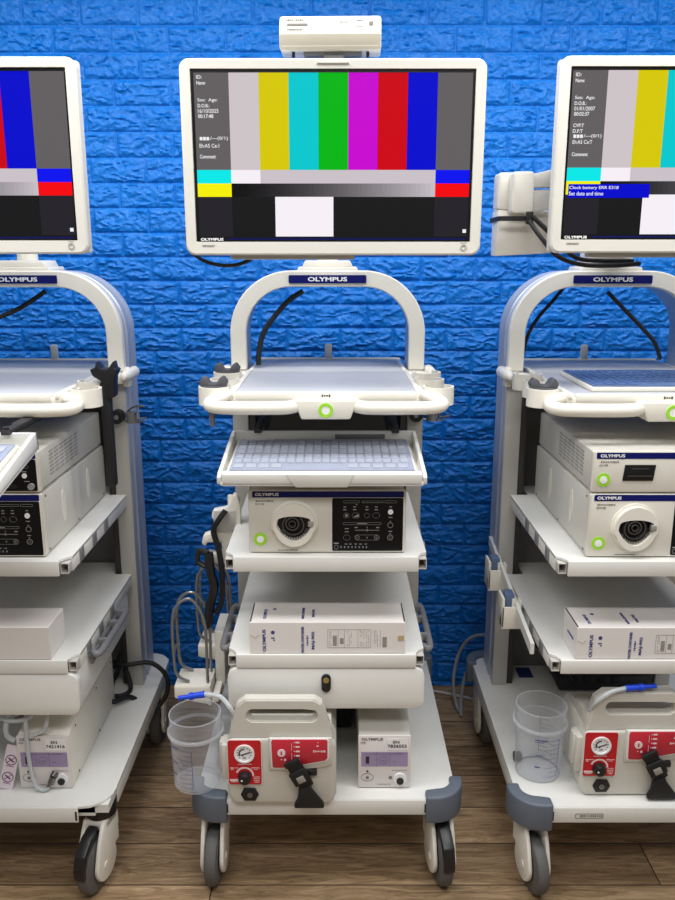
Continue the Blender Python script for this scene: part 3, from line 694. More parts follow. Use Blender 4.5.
    frame(.074, .071, .094, .006); q(.074, .071, .024, .002)
    for x in (.036,): q(x, .058, .010, .002); q(x, .050, .010, .002)
    q(.059, .061, .008, .0025); q(.112, .061, .008, .0025); q(.086, .061, .002, .003); q(.086, .054, .060, .0012); q(.086, .054, .003, .005)
    frame(.036, .035, .017, .014); frame(.086, .035, .062, .014); ring(.062, .035, .0055); ring(.109, .035, .0055); q(.109, .035, .004, .001); q(.109, .035, .001, .004); q(.062, .035, .004, .001); q(.086, .035, .003, .003)
    q(.143, .087, .010, .002); ring(.143, .067, .007); q(.143, .077, .003, .002); q(.143, .051, .009, .002); ring(.143, .035, .0072); q(.143, .045, .003, .002); ring(.143, .035, .003)
    q(.010, .020, .012, .003); ring(.010, .010, .0055)
    for k in range(8): q(.022 + k * .009, .010, .0028, .0045)
    for x in (.034, .045, .058, .070, .083): q(x, .018, .006, .002)
    b.build('panel_marks', mat('panel_white', (150, 150, 146), .5), po)
    b = N()
    for s_, x in ((-1, .0012), (1, .3848)):
        for y in (.14, .32):
            b.lathe([(0, -.0003), (.016, -.0003), (.016, .0008), (0, .0008)] if s_ > 0 else [(0, -.0008), (.016, -.0008), (.016, .0003), (0, .0003)], (x, y, 0), 'x', 2)
    for s_ in (0, 1):
        for y in (.15, .36):
            b = N(); xx = .3841 if s_ else .0019; pts = [(y + .014 * math.cos(R(a)), .085 + .045 * math.sin(R(a))) for a in range(0, 360, 18)]
            b.prism(pts, 'x', xx if s_ else xx - .0015, xx + .0015 if s_ else xx); b.build('side_recess', mat('recess_cream', (226, 222, 206), .4), root)
    b = N()
    for xx in (.3840, .0010):
        for y, z in ((.03, .148), (.03, .012), (.26, .012), (.50, .012)): b.prism([(y + .003 * math.cos(R(a)), z + .003 * math.sin(R(a))) for a in range(0, 360, 45)], 'x', xx, xx + .001)
    b.build('side_screw', darkm, root)
    return root
def small_unit(ref, label, left=False):
    """video processor: width .386, height .100"""
    root = thing('video_processor', label, 'medical device', (ref[0] + .193, ref[1] + .26, ref[2]), group='video processors stacked on the light sources')
    N = lambda: MB((.193, .26, 0))
    b = N(); b.box(.002, .384, .010, .51, .004, .101, .004); b.build('casing', device_side, root)
    b = N(); b.prism(rrect(0, .386, .002, .104, .006), 'y', 0, .016, .003); fo = b.build('front_panel', device, root)
    b = N()
    for x in (.03, .356):
        for y in (.03, .48): b.cyl((x, y, 0), (x, y, .004), .012, seg=14)
    b.build('foot', blackp, root)
    b = N(); b.prism(rrect(.008, .380, .0855, .1005, .003, 3), 'y', -.0006, .001); b.build('blue_band', navy, fo)
    b = N(); b.text('OLYMPUS', (.046, -.0008, .093), X, Z, .058, .0075); b.build('band_lettering', whitep, fo)
    b = N(); b.text('~11', (.040, -.0002, .078), X, Z, .044, .0042); b.text('CV-190', (.026, -.0002, .070), X, Z, .020, .0045); b.build('model_lettering', greyprint, fo)
    b = N(); b.disc((.028, -.0002, .034), NY, .0165, .0015, .009); b.build('power_ring', green, fo)
    b = N(); b.disc((.028, -.0002, .034), NY, .0088, .003); b.disc((.028, -.0032, .034), NY, .004, .0006); b.build('power_button', whitep, fo)
    b = N(); b.prism([(.073, .032), (.146, .032), (.150, .071), (.077, .071)], 'y', -.003, .001, .001); so = b.build('card_slot', mat('slot_black', (14, 14, 15), .3), fo)
    b = N(); b.quad((.113, -.0032, .062), X, Z, .04, .0015, 0, .0004); b.quad((.113, -.0032, .044), X, Z, .06, .0015, 0, .0004); b.build('slot_marks', mat('slot_grey', (80, 80, 80), .4), so)
    b = N(); b.prism(rrect(.205, .379, .006, .084, .004, 3), 'y', -.0006, .001); po = b.build('control_panel', mat('gloss_black_panel', (17, 16, 18), .35, Specular_IOR_Level=.2), fo)
    b = N(); q, ring, frame = panel_marks(b, .205, .006)
    frame(.140, .060, .032, .007); frame(.092, .060, .040, .007); q(.140, .060, .014, .002); frame(.020, .060, .030, .007)
    for x in (.045, .075, .110, .145): q(x, .048, .011, .002)
    d_ = N(); d_.disc((.205 + .145, -.0006, .044), NY, .0062, .0012, seg=18); d_.build('lit_button', whitep, po); ring(.120, .038, .0062); frame(.092, .034, .022, .008); ring(.05, .038, .006); frame(.02, .034, .022, .008)
    q(.150, .024, .012, .002); q(.02, .012, .02, .003)
    b.build('panel_marks', mat('panel_white', (150, 150, 146), .5), po)
    b = N(); b.prism(rrect(.205 + .095, .205 + .125, .012, .022, .002, 3), 'y', -.0016, -.0004); b.build('port_cover', blackp, po)
    b = N(); b.disc((.205 + .160, -.0006, .018), NY, .008, .006); b.build('socket_cap', mat('cap_grey', (150, 146, 146), .4), fo)
    for xx in (.3838, .0004):
        b = N()
        for i in range(6):
          for j in range(7):
            y, z = .075 + i * .038 , .028 + j * .0095
            b.prism([(y, z - .0022), (y + .026, z - .0010), (y + .026, z + .0022), (y, z + .0010)], 'x', xx, xx + .0018)
        b.build('vent_slots', mat('vent_grey', (150, 148, 142), .5), root)
    return root
big_unit((-.2145, 1.868, .9165), 'light source unit with round socket under the keyboard tray of the middle cart')
small_y = 1.838
big_unit((-1.092, small_y, .9165), 'lower of the two stacked units on the left cart, round ovals on its side')
big_unit((.6095, small_y, .9165), 'lower of the two stacked units on the right cart, with round scope socket')
small_unit((-1.092, small_y, 1.0795), 'upper video processor of the left stack with slotted side vents')
small_unit((.6095, small_y, 1.0795), 'upper video processor of the right stack with a rectangular black port')

# ------------------------------------------------------------------ keyboards
def keyboard(name, label, w, d, loc, M, base, caps, blue=False):
    root = thing(name, label, 'keyboard', loc); root.rotation_euler = M
    b = MB(); b.box(-w / 2, w / 2, 0, d, 0, .012, .003); b.build('body', warm, root)
    b = MB(); b.box(-w / 2 + .006, w / 2 - .006, .006, d - .004, .0122, .016, .001); b.build('key_cover', base, root)
    b = MB(); rows = 6
    for j in range(rows):
        y = .016 + j * (d - .03) / rows; n = 20 if j else 14
        for i in range(n):
            if j == 0 and 3 < i < 9: continue
            x = -w / 2 + .014 + i * (w - .028) / n
            b.box(x, x + (w - .028) / n * .82, y, y + (d - .03) / rows * .78, .016, .0185, .0008, seg=1)
    b.quad((0, d - .0065, .0165), X, Y, w - .02, .002, 0, .0006)
    b.build('key_block', caps, root)
    b = MB(); b.text('OLYMPUS', (-w / 2 + .06, d - .010, .0163), X, Y, .075, .005); b.build('lettering', whitep, root)
    return root
sl = R(11.2)
def on_tray(yb, zb, t, sl): return (yb - t * math.cos(sl) + .030 * math.sin(sl), zb - t * math.sin(sl) - .030 * math.cos(sl) + .0005)
y_, z_ = on_tray(2.118, 1.172, .272, R(5.2))
keyboard('keyboard', 'grey covered keyboard lying in the sloping tray of the middle cart', .458, .245, (-.034, y_, z_), (R(5.2), 0, 0), keybase, keym)
y_, z_ = on_tray(1.76, 1.245, .262, sl)
keyboard('keyboard', 'keyboard in the pulled-out tray at the left edge', .436, .235, (-.925, y_, z_), (sl, 0, 0), keybase, keym)
keyboard('keyboard', 'blue keyboard laid flat on the top tray of the right cart', .430, .29, (.856, 1.988, 1.3004), (0, 0, 0), bkeym, bkeym)

# ------------------------------------------------------------------ cartons
def carton(ref, w, d, h, label, printed=True):
    root = thing('carton', label, 'box', (ref[0] + w / 2, ref[1] + d / 2, ref[2]), group=None)
    N = lambda: MB((w / 2, d / 2, 0))
    b = N(); b.box(0, w, 0, d, .0005, h, .0012, seg=1); b.build('box_body', cardw, root)
    b = N(); b.box(.004, w - .004, .004, d - .002, h, h + .0012); b.box(-.0008, w + .0004, -.0008, .0, h * .02, h * .995); b.build('flap', cardw, root)
    if not printed:
        return root
    b = N(); b.box(.0005, .0035, .004, d - .004, h, h + .0009); b.box(w - .0035, w - .0005, .004, d - .004, h, h + .0009); b.build('flap_gap', blackprint, root)
    T = N()
    up = (-1, 0, 0); rt = (0, 0, 1); f = -.001; s = h / .077
    T.text('OLYMPUS', (.036, f, .036), rt, up, .055 * s, .0085)
    T.disc((.058, f, .058), NY, .005, .0004); T.quad((.058, f, .043), X, Z, .009, .003, 0, .0005); T.quad((.061, f, .037), X, Z, .004, .003, 0, .0005)
    T.text('WATER CONTAINER', (.133, f, .038), rt, up, .066 * s, .007); T.text('~5', (.145, f, .036), rt, up, .030, .0055); T.text('MAJ-902', (.160, f, .036), rt, up, .044 * s, .0095)
    ty = h + .0014
    T.text('OLYMPUS', (.036, .045, ty), Y, (-1, 0, 0), .055, .0085); T.disc((.058, .075, ty), Z, .005, .0003)
    T.text('WATER CONTAINER', (.133, .05, ty), Y, (-1, 0, 0), .066, .007); T.text('MAJ-902', (.160, .05, ty), Y, (-1, 0, 0), .044, .0095)
    T.text('OLYMPUS', (-.001, .05, h * .5), (0, -1, 0), Z, .05, .007)
    T.build('print', blueprint, root)
    K = N(); fx0, fx1 = .196, .305
    K.ringprism([(fx0, .016), (fx1, .016), (fx1, .066), (fx0, .066)], [(fx0 + .0007, .0167), (fx1 - .0007, .0167), (fx1 - .0007, .0653), (fx0 + .0007, .0653)], 'y', -.0012, 0)
    for x in (.222, .238, .272): K.box(x, x + .0006, -.0012, 0, .016, .066)
    for k in range(9): K.box(.209, .219, -.0013, 0, .022 + k * .0032, .0238 + k * .0032)
    for k in range(5): K.box(.227, .236, -.0013, 0, .027 + k * .0032, .0290 + k * .0032)
    for k in range(9): K.box(.334, .345, -.0013, 0, .018 + k * .0032, .0198 + k * .0032)
    random.seed(3)
    for x in [.201, .204, .246, .250, .255, .278, .282, .287, .293, .298, .313, .317, .321, .328]:
        z = .02
        while z < .06:
            l = random.uniform(.002, .007)
            if random.random() < .7: K.box(x, x + .0009, -.0012, 0, z, z + l)
            z += l + .002
    K.build('shipping_label', greyprint, root)
    K = N(); K.box(w - .018, w - .003, -.0018, -.0008, .036, .050); K.build('tape_patch', tapem, root)
    K = N(); K.tube([(.001, -.001, .05), (.010, -.0012, .047), (.014, -.0012, .042), (.018, -.0012, .048), (.024, -.0012, .052)], .0006, 6, smooth=3); K.build('perforation', tapem, root)
    return root
carton((-.217, 1.848, .6546), .391, .117, .085, 'long white carton with blue print on the shelf above the drawer of the middle cart')
carton((.597, 1.818, .6546), .391, .117, .085, 'long white carton with blue print on the open lower shelf of the right cart')
carton((-1.058, 1.815, .6546), .348, .112, .087, 'plain white carton without print on the lower shelf of the left cart', False)

# ------------------------------------------------------------------ suction pumps
def pump(dx, dy, label, dz=0):
    ref = Vector((-.137, 1.89, .2645)); root = thing('suction_pump', label, 'suction pump', ref + Vector((dx, dy - .014, 0)), group='portable suction pumps')
    N = lambda: MB(ref)
    x0, x1 = -.276, .001; zb, zt = .2660, .456
    b = N(); b.prism([(x0 + .014, zb), (x1 - .014, zb), (x1, zb + .028), (x1 + .0, zt - .02), (x1 - .012, zt), (x0 + .01, zt), (x0, zt - .02), (x0, zb + .028)], 'y', 1.795, 1.99, .009, seg=4)
    b.prism([(1.797, zt - .02), (1.801, zt - .002), (1.822, zt + .026), (1.86, zt + .030), (1.95, zt + .012), (1.98, zt - .01)], 'x', x0 + .010, x1 - .012, .006)
    # handle: trapezoid loop
    zo = .560; out = [(x0 + .006, zt - .004), (x0 + .026, zo - .018), (x0 + .048, zo), (x1 - .055, zo), (x1 - .036, zo - .012), (x1 - .006, zt - .004)]
    cut = rrect(-.223, -.047, .500, .534, .015, 4)
    hb = bmesh.new()
    # ring between outline and hole
    def resample(poly, n):
        L = []; per = 0; m_ = len(poly); seg = []
        for i in range(m_):
            a, c = Vector(poly[i]), Vector(poly[(i + 1) % m_]); seg.append((a, c, (c - a).length)); per += seg[-1][2]
        for k in range(n):
            t = per * k / n
            for a, c, l in seg:
                if t <= l + 1e-9: L.append(tuple(a + (c - a) * (t / l if l else 0))); break
                t -= l
        return L
    hb.free()
    cx, cz = -.136, .52; nn = 48
    import math as m_
    def ray_hit(poly, ang):
        d = Vector((m_.cos(ang), m_.sin(ang))); best = None
        for i in range(len(poly)):
            a = Vector(poly[i]) - Vector((cx, cz)); c = Vector(poly[(i + 1) % len(poly)]) - Vector((cx, cz)); e = c - a; den = d.x * e.y - d.y * e.x
            if abs(den) < 1e-12: continue
            t = (a.x * e.y - a.y * e.x) / den; u = (a.x * d.y - a.y * d.x) / den
            if t > 0 and -1e-6 <= u <= 1 + 1e-6 and (best is None or t > best): best = t
        return (cx + d.x * best, cz + d.y * best)
    angs = sorted([2 * m_.pi * k / nn for k in range(nn)] + [m_.atan2(p[1] - cz, p[0] - cx) % (2 * m_.pi) for p in out])
    O = [ray_hit(out, a) for a in angs]; I = [ray_hit(cut, a) for a in angs]
    b.ringprism(O, I, 'y', 1.803, 1.828)
    O2 = [(cx + (p[0] - cx) * .97, cz + (p[1] - cz) * .94) for p in O]; I2 = [(cx + (p[0] - cx) * 1.04, cz + (p[1] - cz) * 1.12) for p in I]
    b.ringprism(O2, I2, 'y', 1.799, 1.8315)
    b.prism([(-.164 - .006, zt - .084 - .004), (-.165 - .004, zt + .004), (-.010, zt + .004), (-.010, .384), (-.03, .376), (-.12, .366)], 'y', 1.790, 1.798, .003)
    b.build('casing', pumpm, root, 40)
    # left red panel
    y = 1.7948; N = lambda: MB(ref - Vector((0, 0, .004)))
    b = N(); b.prism(rrect(-.2735, -.187, .322, .450, .007, 4), 'y', y - .0028, y - .0012); b.build('panel_border', whitep, root)
    b = N(); b.prism(rrect(-.272, -.1885, .3235, .4485, .006, 4), 'y', y - .0040, y - .0026); po = b.build('vacuum_panel', red, root)
    b = N(); b.disc((-.2305, y - .004, .412), NY, .0255, .004, .021); b.disc((-.2305, y - .004, .412), NY, .0212, .0018); go = b.build('vacuum_gauge', whitep, po)
    b = N()
    for k in range(11):
        a = R(220 - k * 26); rr = .017; b.quad((-.2305 + rr * math.cos(a), y - .006, .412 + rr * math.sin(a)), (math.cos(a), 0, math.sin(a)), (-math.sin(a), 0, math.cos(a)), .004, .0012, 0, .0004)
    b.lathe([(.0115, -.0004), (.0145, -.0004), (.0145, 0), (.0115, 0)], (-.2305, y - .006, .412), 'y', 24, arc=(R(90), R(205)))
    b.quad((-.226, y - .0062, .413), (1, 0, .35), (-.35, 0, 1), .022, .003, 0, .0004); b.quad((-.238, y - .0062, .409), (1, 0, -.5), (.5, 0, 1), .010, .0022, 0, .0004)
    b.text('~3', (-.2305, y - .006, .401), X, Z, .009, .004)
    b.build('gauge_dial', blackprint, go)
    b = N(); b.text('~14', (-.2305, y - .0041, .3815), X, Z, .036, .003); b.lathe([(.019, -.0006), (.0235, -.0006), (.0235, 0), (.019, 0)], (-.231, y - .004, .350), 'y', 24, arc=(R(-5), R(160)))
    b.text('~9', (-.257, y - .0041, .371), X, Z, .022, .0025); b.text('~3', (-.262, y - .0041, .367), X, Z, .008, .0022); b.text('~9', (-.203, y - .0041, .371), X, Z, .022, .0025); b.text('~4', (-.203, y - .0041, .367), X, Z, .010, .0022)
    b.quad((-.257, y - .004, .336), X, Z, .024, .005, 0, .0005); b.text('~7', (-.257, y - .004, .331), X, Z, .020, .0025)
    for k in range(4): b.text('~6', (-.201, y - .0041, .345 - k * .005), X, Z, .018 - .002 * k, .0025)
    b.build('panel_lettering', mat('pale_print', (236, 216, 214), .5), po)
    b = N(); b.lathe([(0, -.016), (.012, -.016), (.0145, -.014), (.0175, -.003), (.0175, 0), (0, 0)], (-.231, y - .004, .345), 'y', 24); ko = b.build('regulator_knob', blackp, po)
    b = N(); b.disc((-.237, y - .0202, .345), NY, .0025, .0006, seg=10); b.build('knob_pointer', whitep, ko)
    b = N(); b.prism([(-.243, .293), (-.234, .275), (-.206, .275), (-.197, .293), (-.206, .311), (-.234, .311)], 'y', y - .004, y, .001); ho = b.build('power_inlet', blackr, root)
    b = N(); b.disc((-.2195, y - .004, .292), NY, .0065, .002, .004); b.disc((-.2195, y - .004, .292), NY, .002, .002); b.build('inlet_pin', steel, ho)
    # right red panel
    b = N(); b.prism([(-.1635, .374), (-.166, .4505), (-.165, .4565), (-.019, .4565), (-.0175, .400), (-.023, .391), (-.13, .370), (-.158, .370)], 'y', 1.788, 1.7905, .001); b.build('control_border', whitep, root)
    b = N(); b.prism([(-.160, .3775), (-.162, .4475), (-.159, .4535), (-.024, .4535), (-.021, .450), (-.0215, .402), (-.027, .395), (-.13, .374), (-.156, .374)], 'y', 1.7865, 1.7885, .0006); po = b.build('control_panel', red2, root)
    b = N(); yy = 1.7865; b.disc((-.137, yy, .417), NY, .010, .002); b.disc((-.128, yy, .397), NY, .003, .0006); b.disc((-.137, yy, .398), NY, .0015, .0006)
    for k in range(5):
        b.quad((-.096, yy, .446 - k * .0125), X, Z, .010, .004, 0, .0006); b.quad((-.1045, yy, .446 - k * .0125), X, Z, .003, .0012, 0, .0006)
    b.quad((-.111, yy, .434), X, Z, .0009, .020, 0, .0006); b.quad((-.111, yy, .405), X, Z, .0009, .020, 0, .0006)
    b.text('~8', (-.042, yy - .0001, .421), X, Z, .032, .0055); b.quad((-.046, yy, .436), X, Z, .005, .003, 0, .0006); b.quad((-.045, yy, .446), X, Z, .003, .0015, 0, .0006)
    b.build('panel_marks', mat('panel_print_pink', (236, 220, 222), .5), po)
    b = N(); b.quad((-.137, yy - .0021, .417), X, Z, .0035, .010, 0, .0005); b.build('switch_mark', red2, po)
    b = N(); b.box(-.082, -.048, 1.784, 1.797, .352, .368, .003); b.build('latch', blackp, root)
    # buckle strap
    b = N(); b.M = Matrix.Translation((-.105, 1.779, .385)) @ Matrix.Rotation(R(-28), 4, 'Y')
    b.box(-.019, .019, -.004, .006, -.068, .016, .003); b.box(-.023, .023, -.010, -.002, -.052, -.012, .003); b.box(-.021, .021, -.008, 0, .004, .018, .003)
    b.M = Matrix()
    b.prism([(-.094, .322), (-.066, .334), (-.060, .318), (-.030, .278), (-.030, .266), (-.106, .266), (-.106, .276), (-.098, .290)], 'y', 1.772, 1.786, .004)
    so = b.build('holder_strap', blackr, root)
    b = N(); b.M = Matrix.Translation((-.105, 1.779, .385)) @ Matrix.Rotation(R(-28), 4, 'Y'); b.box(-.010, .010, -.0115, -.009, -.046, -.028, .001); b.build('buckle_window', mat('buckle_grey', (150, 148, 142), .5), so)
    # side canister bracket
    b = N(); b.box(x0 - .014, x0 + .004, 1.80, 1.85, .33, .43, .003); b.box(x0 - .020, x0 - .012, 1.812, 1.84, .345, .43, .002); b.build('canister_bracket', pumpm, root)
    # tube port
    b = N(); b.cyl((-.256, 1.818, .472), (-.256, 1.818, .492), .011, .008, 16); b.build('tube_port', pumpm, root)
    return root
pump(0, 0, 'beige suction pump with red panels on the middle cart, strap hanging at a slant')
pump(.908, .034, 'beige suction pump with red panels on the right cart, tube looped over its handle')

def jar(cx, cy, z0, label, turn=0):
    root = thing('collection_jar', label, 'jar', (cx, cy, z0), group='clear graduated collection jars')
    b = MB()
    b.lathe([(0, .001), (.052, .001), (.058, .008), (.0635, .150), (.0635, .196), (.0615, .196), (.0615, .150), (.056, .010), (.050, .0035), (0, .0035)], seg=48); b.build('jar_wall', clear, root)
    b = MB(); b.lathe([(.0636, .146), (.069, .147), (.0695, .152), (.0636, .1545)], seg=48); b.build('flange', clear_rim, root)
    b = MB(); b.lathe([(.0614, .196), (.0638, .196), (.0638, .1982), (.0614, .1982)], seg=48); b.build('rim', clear_rim, root)
    b = MB(); b.lathe([(.051, 0), (.0565, .001), (.0565, .003), (.051, .0012)], seg=48); b.build('base_ring', clear_rim, root); root.scale = (1.06, 1.06, 1.02)
    b = MB()
    def cq(a0, a1, z, h, r_off=.0006):
        n = max(2, int(abs(a1 - a0) / 4)); vs = []; 
        for k in range(n + 1):
            a = R(a0 + (a1 - a0) * k / n); rr = .058 + (z - .008) / .142 * .0055 + r_off
            for zz in (z - h / 2, z + h / 2):
                for e in (0, .0004): vs.append(((rr + e) * math.cos(a), (rr + e) * math.sin(a), zz))
        fs = []
        for k in range(n):
            o = 4 * k; fs += [(o + 1, o + 5, o + 7, o + 3), (o, o + 2, o + 6, o + 4), (o, o + 4, o + 5, o + 1), (o + 2, o + 3, o + 7, o + 6)]
        b.add(vs, fs)
    for k in range(9):
        z = .02 + k * .0135; l = 24 if k % 2 else 36
        cq(turn + 20, turn + 20 - l, z, .0008)
        cq(turn + 150, turn + 150 - l, z, .0008)
    for k in range(30): cq(turn + 20, turn + 19, .02 + k * .0037, .0037); cq(turn + 150, turn + 149, .02 + k * .0037, .0037)
    cq(turn - 40, turn - 12, .13, .003); cq(turn - 40, turn - 20, .124, .002); cq(turn - 38, turn - 18, .085, .002); cq(turn - 38, turn - 25, .05, .003)
    b.build('graduation_marks', mat('mark_violet', (84, 80, 140), .5), root)
    return root
jar(-.367, 1.862, .277, 'clear graduated jar overhanging the left front corner of the middle cart', -110)
jar(.551, 1.925, .2646, 'clear graduated jar standing on the base of the right cart', -75)
k = MB((.428 + .03, 1.86, .2648)); 

def loose(name, label, cat, pts, r, m, smooth=8, group=None, seg=10):
    c = Vector(pts[0]); b = MB(c); b.tube(pts, r, seg, smooth=smooth); o = b.build(name, m); o.location = c
    return tag(o, label, cat, group)
# suction tubes with blue connectors
def suction_tube(label, pts, p0, p1):
    root = thing('suction_tube', label, 'tube', pts[0]); N = lambda: MB(pts[0])
    b = N(); b.tube(pts, .0062, 12, smooth=8); b.build('tube', tubem, root)
    d = Vector(p1) - Vector(p0); q = lambda t: Vector(p0) + d * t
    b = N(); b.tube([q(0), q(.1), q(.45)], .0058, 12); b.tube([q(.42), q(.55)], .0095, 12); b.tube([q(.52), q(1)], .0075, 12, r2=.0085); b.build('connector', bluep, root)
    return root
suction_tube('clear curved tube with a blue connector over the left end of the middle pump', [(-.256, 1.804, .4965), (-.258, 1.802, .512), (-.270, 1.804, .534), (-.295, 1.82, .550), (-.333, 1.825, .553)], (-.400, 1.825, .542), (-.333, 1.825, .553))
suction_tube('clear tube with a blue connector arched over the handle of the right pump', [(.652, 1.838, .4965), (.652, 1.826, .515), (.664, 1.812, .545), (.69, 1.812, .566), (.730, 1.820, .573)], (.808, 1.824, .577), (.730, 1.820, .573))

# ------------------------------------------------------------------ small printer-like units with serial stickers
def small_box_unit(ref, label, sn, white_port):
    w = .137; root = thing('control_unit', label, 'medical device', (ref[0] + w / 2, ref[1] + .2, ref[2]), group='small control units with lilac panels')
    N = lambda: MB((w / 2, .2, 0)); h = .156
    b = N(); b.prism([(.004, .003), (.004, h - .004), (.05, h + .012), (.42, h + .012), (.42, .003)], 'x', .001, w - .001, .002); b.build('casing', device_side if not white_port else warm, root)
    b = N(); b.box(0, w, 0, .005, .002, h, .0015); fo = b.build('front_panel', mat('unit_face', (224, 218, 216), .4), root)
    b = N(); b.quad((w / 2, -.0001, .087), X, Z, .122, .043, 0, .0006); lo = b.build('lilac_strip', lilac, fo)
    b = N(); b.quad((.048, -.0008, .087), X, Z, .001, .043, 0, .0004); b.quad((.082, -.0008, .087), X, Z, .001, .043, 0, .0004); b.disc((.065, -.0008, .085), NY, .0115, .0006, .0105); b.text('~4', (.065, -.0008, .083), X, Z, .012, .003); b.quad((.045 + .02, -.0008, .103), X, Z, .10, .001, 0, .0004); b.text('~9', (.105, -.0008, .104), X, Z, .026, .0028); b.text('~3', (.095, -.0008, .080), X, Z, .010, .003); b.build('strip_lines', mat('lilac_dark', (116, 100, 140), .5), lo)
    b = N(); b.quad((.024, -.0008, .085), X, Z, .009, .021, 0, .0006); b.build('indicator', blackprint, fo); b = N(); b.disc((.024, -.0002, .051), NY, .003, .0008, seg=12); b.build('status_lamp', blackprint, fo)
    b = N(); b.text('OLYMPUS', (.036, -.0002, .146), X, Z, .056, .0075); b.text('UCR', (.012, -.0002, .136), X, Z, .014, .0045); b.text('~12', (.068, -.0002, .012), X, Z, .036, .0028); b.text('~11', (.108, -.0002, .0535), X, Z, .040, .0026); b.build('lettering', greyprint, fo)
    b = N(); b.quad((.102, -.0002, .131), X, Z, .054, .033, 0, .0006); st = b.build('serial_sticker', whitep, fo)
    b = N(); b.text('SN', (.098, -.0010, .138), X, Z, .017, .008); b.text(sn, (.101, -.0010, .126), X, Z, .049, .009); b.build('serial_lettering', blackprint, st)
    b = N(); pts = [(.024 + .0165 * math.cos(R(a)), .033 + .012 * math.sin(R(a))) for a in range(0, 360, 15)]; p2 = [(.024 + .0155 * math.cos(R(a)), .033 + .011 * math.sin(R(a))) for a in range(0, 360, 15)]
    b.ringprism(pts, p2, 'y', -.0010, .0005); b.disc((.024, -.0002, .032), NY, .0045, .0008); b.disc((.085, -.0002, .032), NY, .005, .001); b.build('button', greyprint, fo)
    b = N(); b.disc((.110, -.0002, .030), NY, .0165, .004); co_ = b.build('port_collar', whitep, fo)
    b = N(); b.disc((.110, -.0042, .025), NY, .0095, .004, .004); b.disc((.110, -.0042, .025), NY, .0045, .003); b.build('port', blackp, co_)
    b = N()
    for y, z in ((.06, .150), (.06, .012), (.25, .150), (.25, .012), (.40, .150)): b.prism([(y + .003 * math.cos(R(a)), z + .003 * math.sin(R(a))) for a in range(0, 360, 45)], 'x', w - .0012, w + .0002)
    b.build('side_screw', darkm, root)
    return root
small_box_unit((.0585, 1.847, .2646), 'small beige unit numbered 7836053 under the drawer of the middle cart', '7836053', False)
small_box_unit((-.832, 1.845, .2646), 'small beige unit numbered 7421416 under the drawer of the left cart', '7421416', True)

# ------------------------------------------------------------------ bits around the left cart
t = thing('warning_tag', 'narrow pinkish tag with crossed circles leaning beside the left small unit', 'tag', (-.872, 1.842, .266)); t.rotation_euler = (R(-4), R(14), 0)
b = MB(); b.prism(rrect(-.018, .018, 0, .128, .003, 3), 'y', 0, .001); b.build('card', taglm, t)
b = MB()
for z in (.035, .085):
    b.disc((0, -.0002, z), NY, .015, .0005, .0128); b.quad((0, -.0002, z), (1, 0, 1), (-1, 0, 1), .026, .0018, 0, .0005); b.quad((0, -.0002, z), (1, 0, -.6), (.6, 0, 1), .018, .004, 0, .0005); b.quad((0, -.0002, z - .018), X, Z, .02, .0015, 0, .0005)
b.build('symbols', mat('tag_maroon', (110, 64, 96), .5), t)
root = thing('air_hose', 'clear hose with a metal plug hanging in front of the left small unit', 'hose', (-.865, 1.835, .48)); N = lambda: MB((-.865, 1.835, .48))
b = N()
b.tube([(-.90, 1.84, .492), (-.865, 1.838, .478), (-.83, 1.836, .470), (-.79, 1.838, .478), (-.772, 1.85, .495)], .0055, 10, smooth=8)
b.tube([(-.800, 1.86, .497), (-.800, 1.84, .46), (-.800, 1.836, .39), (-.796, 1.835, .32), (-.785, 1.832, .28), (-.765, 1.830, .272), (-.752, 1.832, .280)], .0055, 10, smooth=8)
b.tube([(-.838, 1.85, .50), (-.848, 1.84, .47), (-.852, 1.838, .43), (-.835, 1.842, .41)], .0065, 10, smooth=8)
b.tube([(-.748, 1.86, .497), (-.745, 1.845, .47), (-.756, 1.842, .44), (-.785, 1.842, .427)], .0055, 10, smooth=8)
b.build('hose', tubem, root)
b = N(); b.tube([(-.757, 1.831, .276), (-.748, 1.834, .288)], .005, 12); b.tube([(-.748, 1.834, .288), (-.741, 1.838, .306)], .0085, 14); b.tube([(-.741, 1.838, .306), (-.736, 1.846, .314)], .010, 14); b.build('metal_plug', mat('plug_metal', (120, 118, 116), .25, .8), root)
loose('metal_connector', 'dark metal hose end lying over the top of the left small unit', 'connector', [(-.842, 1.875, .448), (-.815, 1.875, .462)], .0075, mat('plug_metal', (120, 118, 116), .25, .8), 0)

# black scope hanger on the left cart
root = thing('scope_hanger', 'black two-horned hanger post beside the top tray of the left cart', 'hanger', (-.606, 2.08, 1.03)); N = lambda: MB((-.606, 2.08, 1.03))
b = N(); b.box(-.618, -.592, 2.07, 2.095, 1.03, 1.31, .004); b.build('post', blackr, root)
b = N(); b.prism([(p[0] * .92 - .036, p[1] + .004) for p in [(-.648, 1.325), (-.655, 1.342), (-.640, 1.346), (-.636, 1.362), (-.622, 1.345), (-.604, 1.343), (-.588, 1.364), (-.584, 1.345), (-.576, 1.342), (-.586, 1.322), (-.590, 1.270), (-.612, 1.262), (-.622, 1.31)]], 'y', 2.062, 2.102, .003); b.build('horned_head', blackp, root)

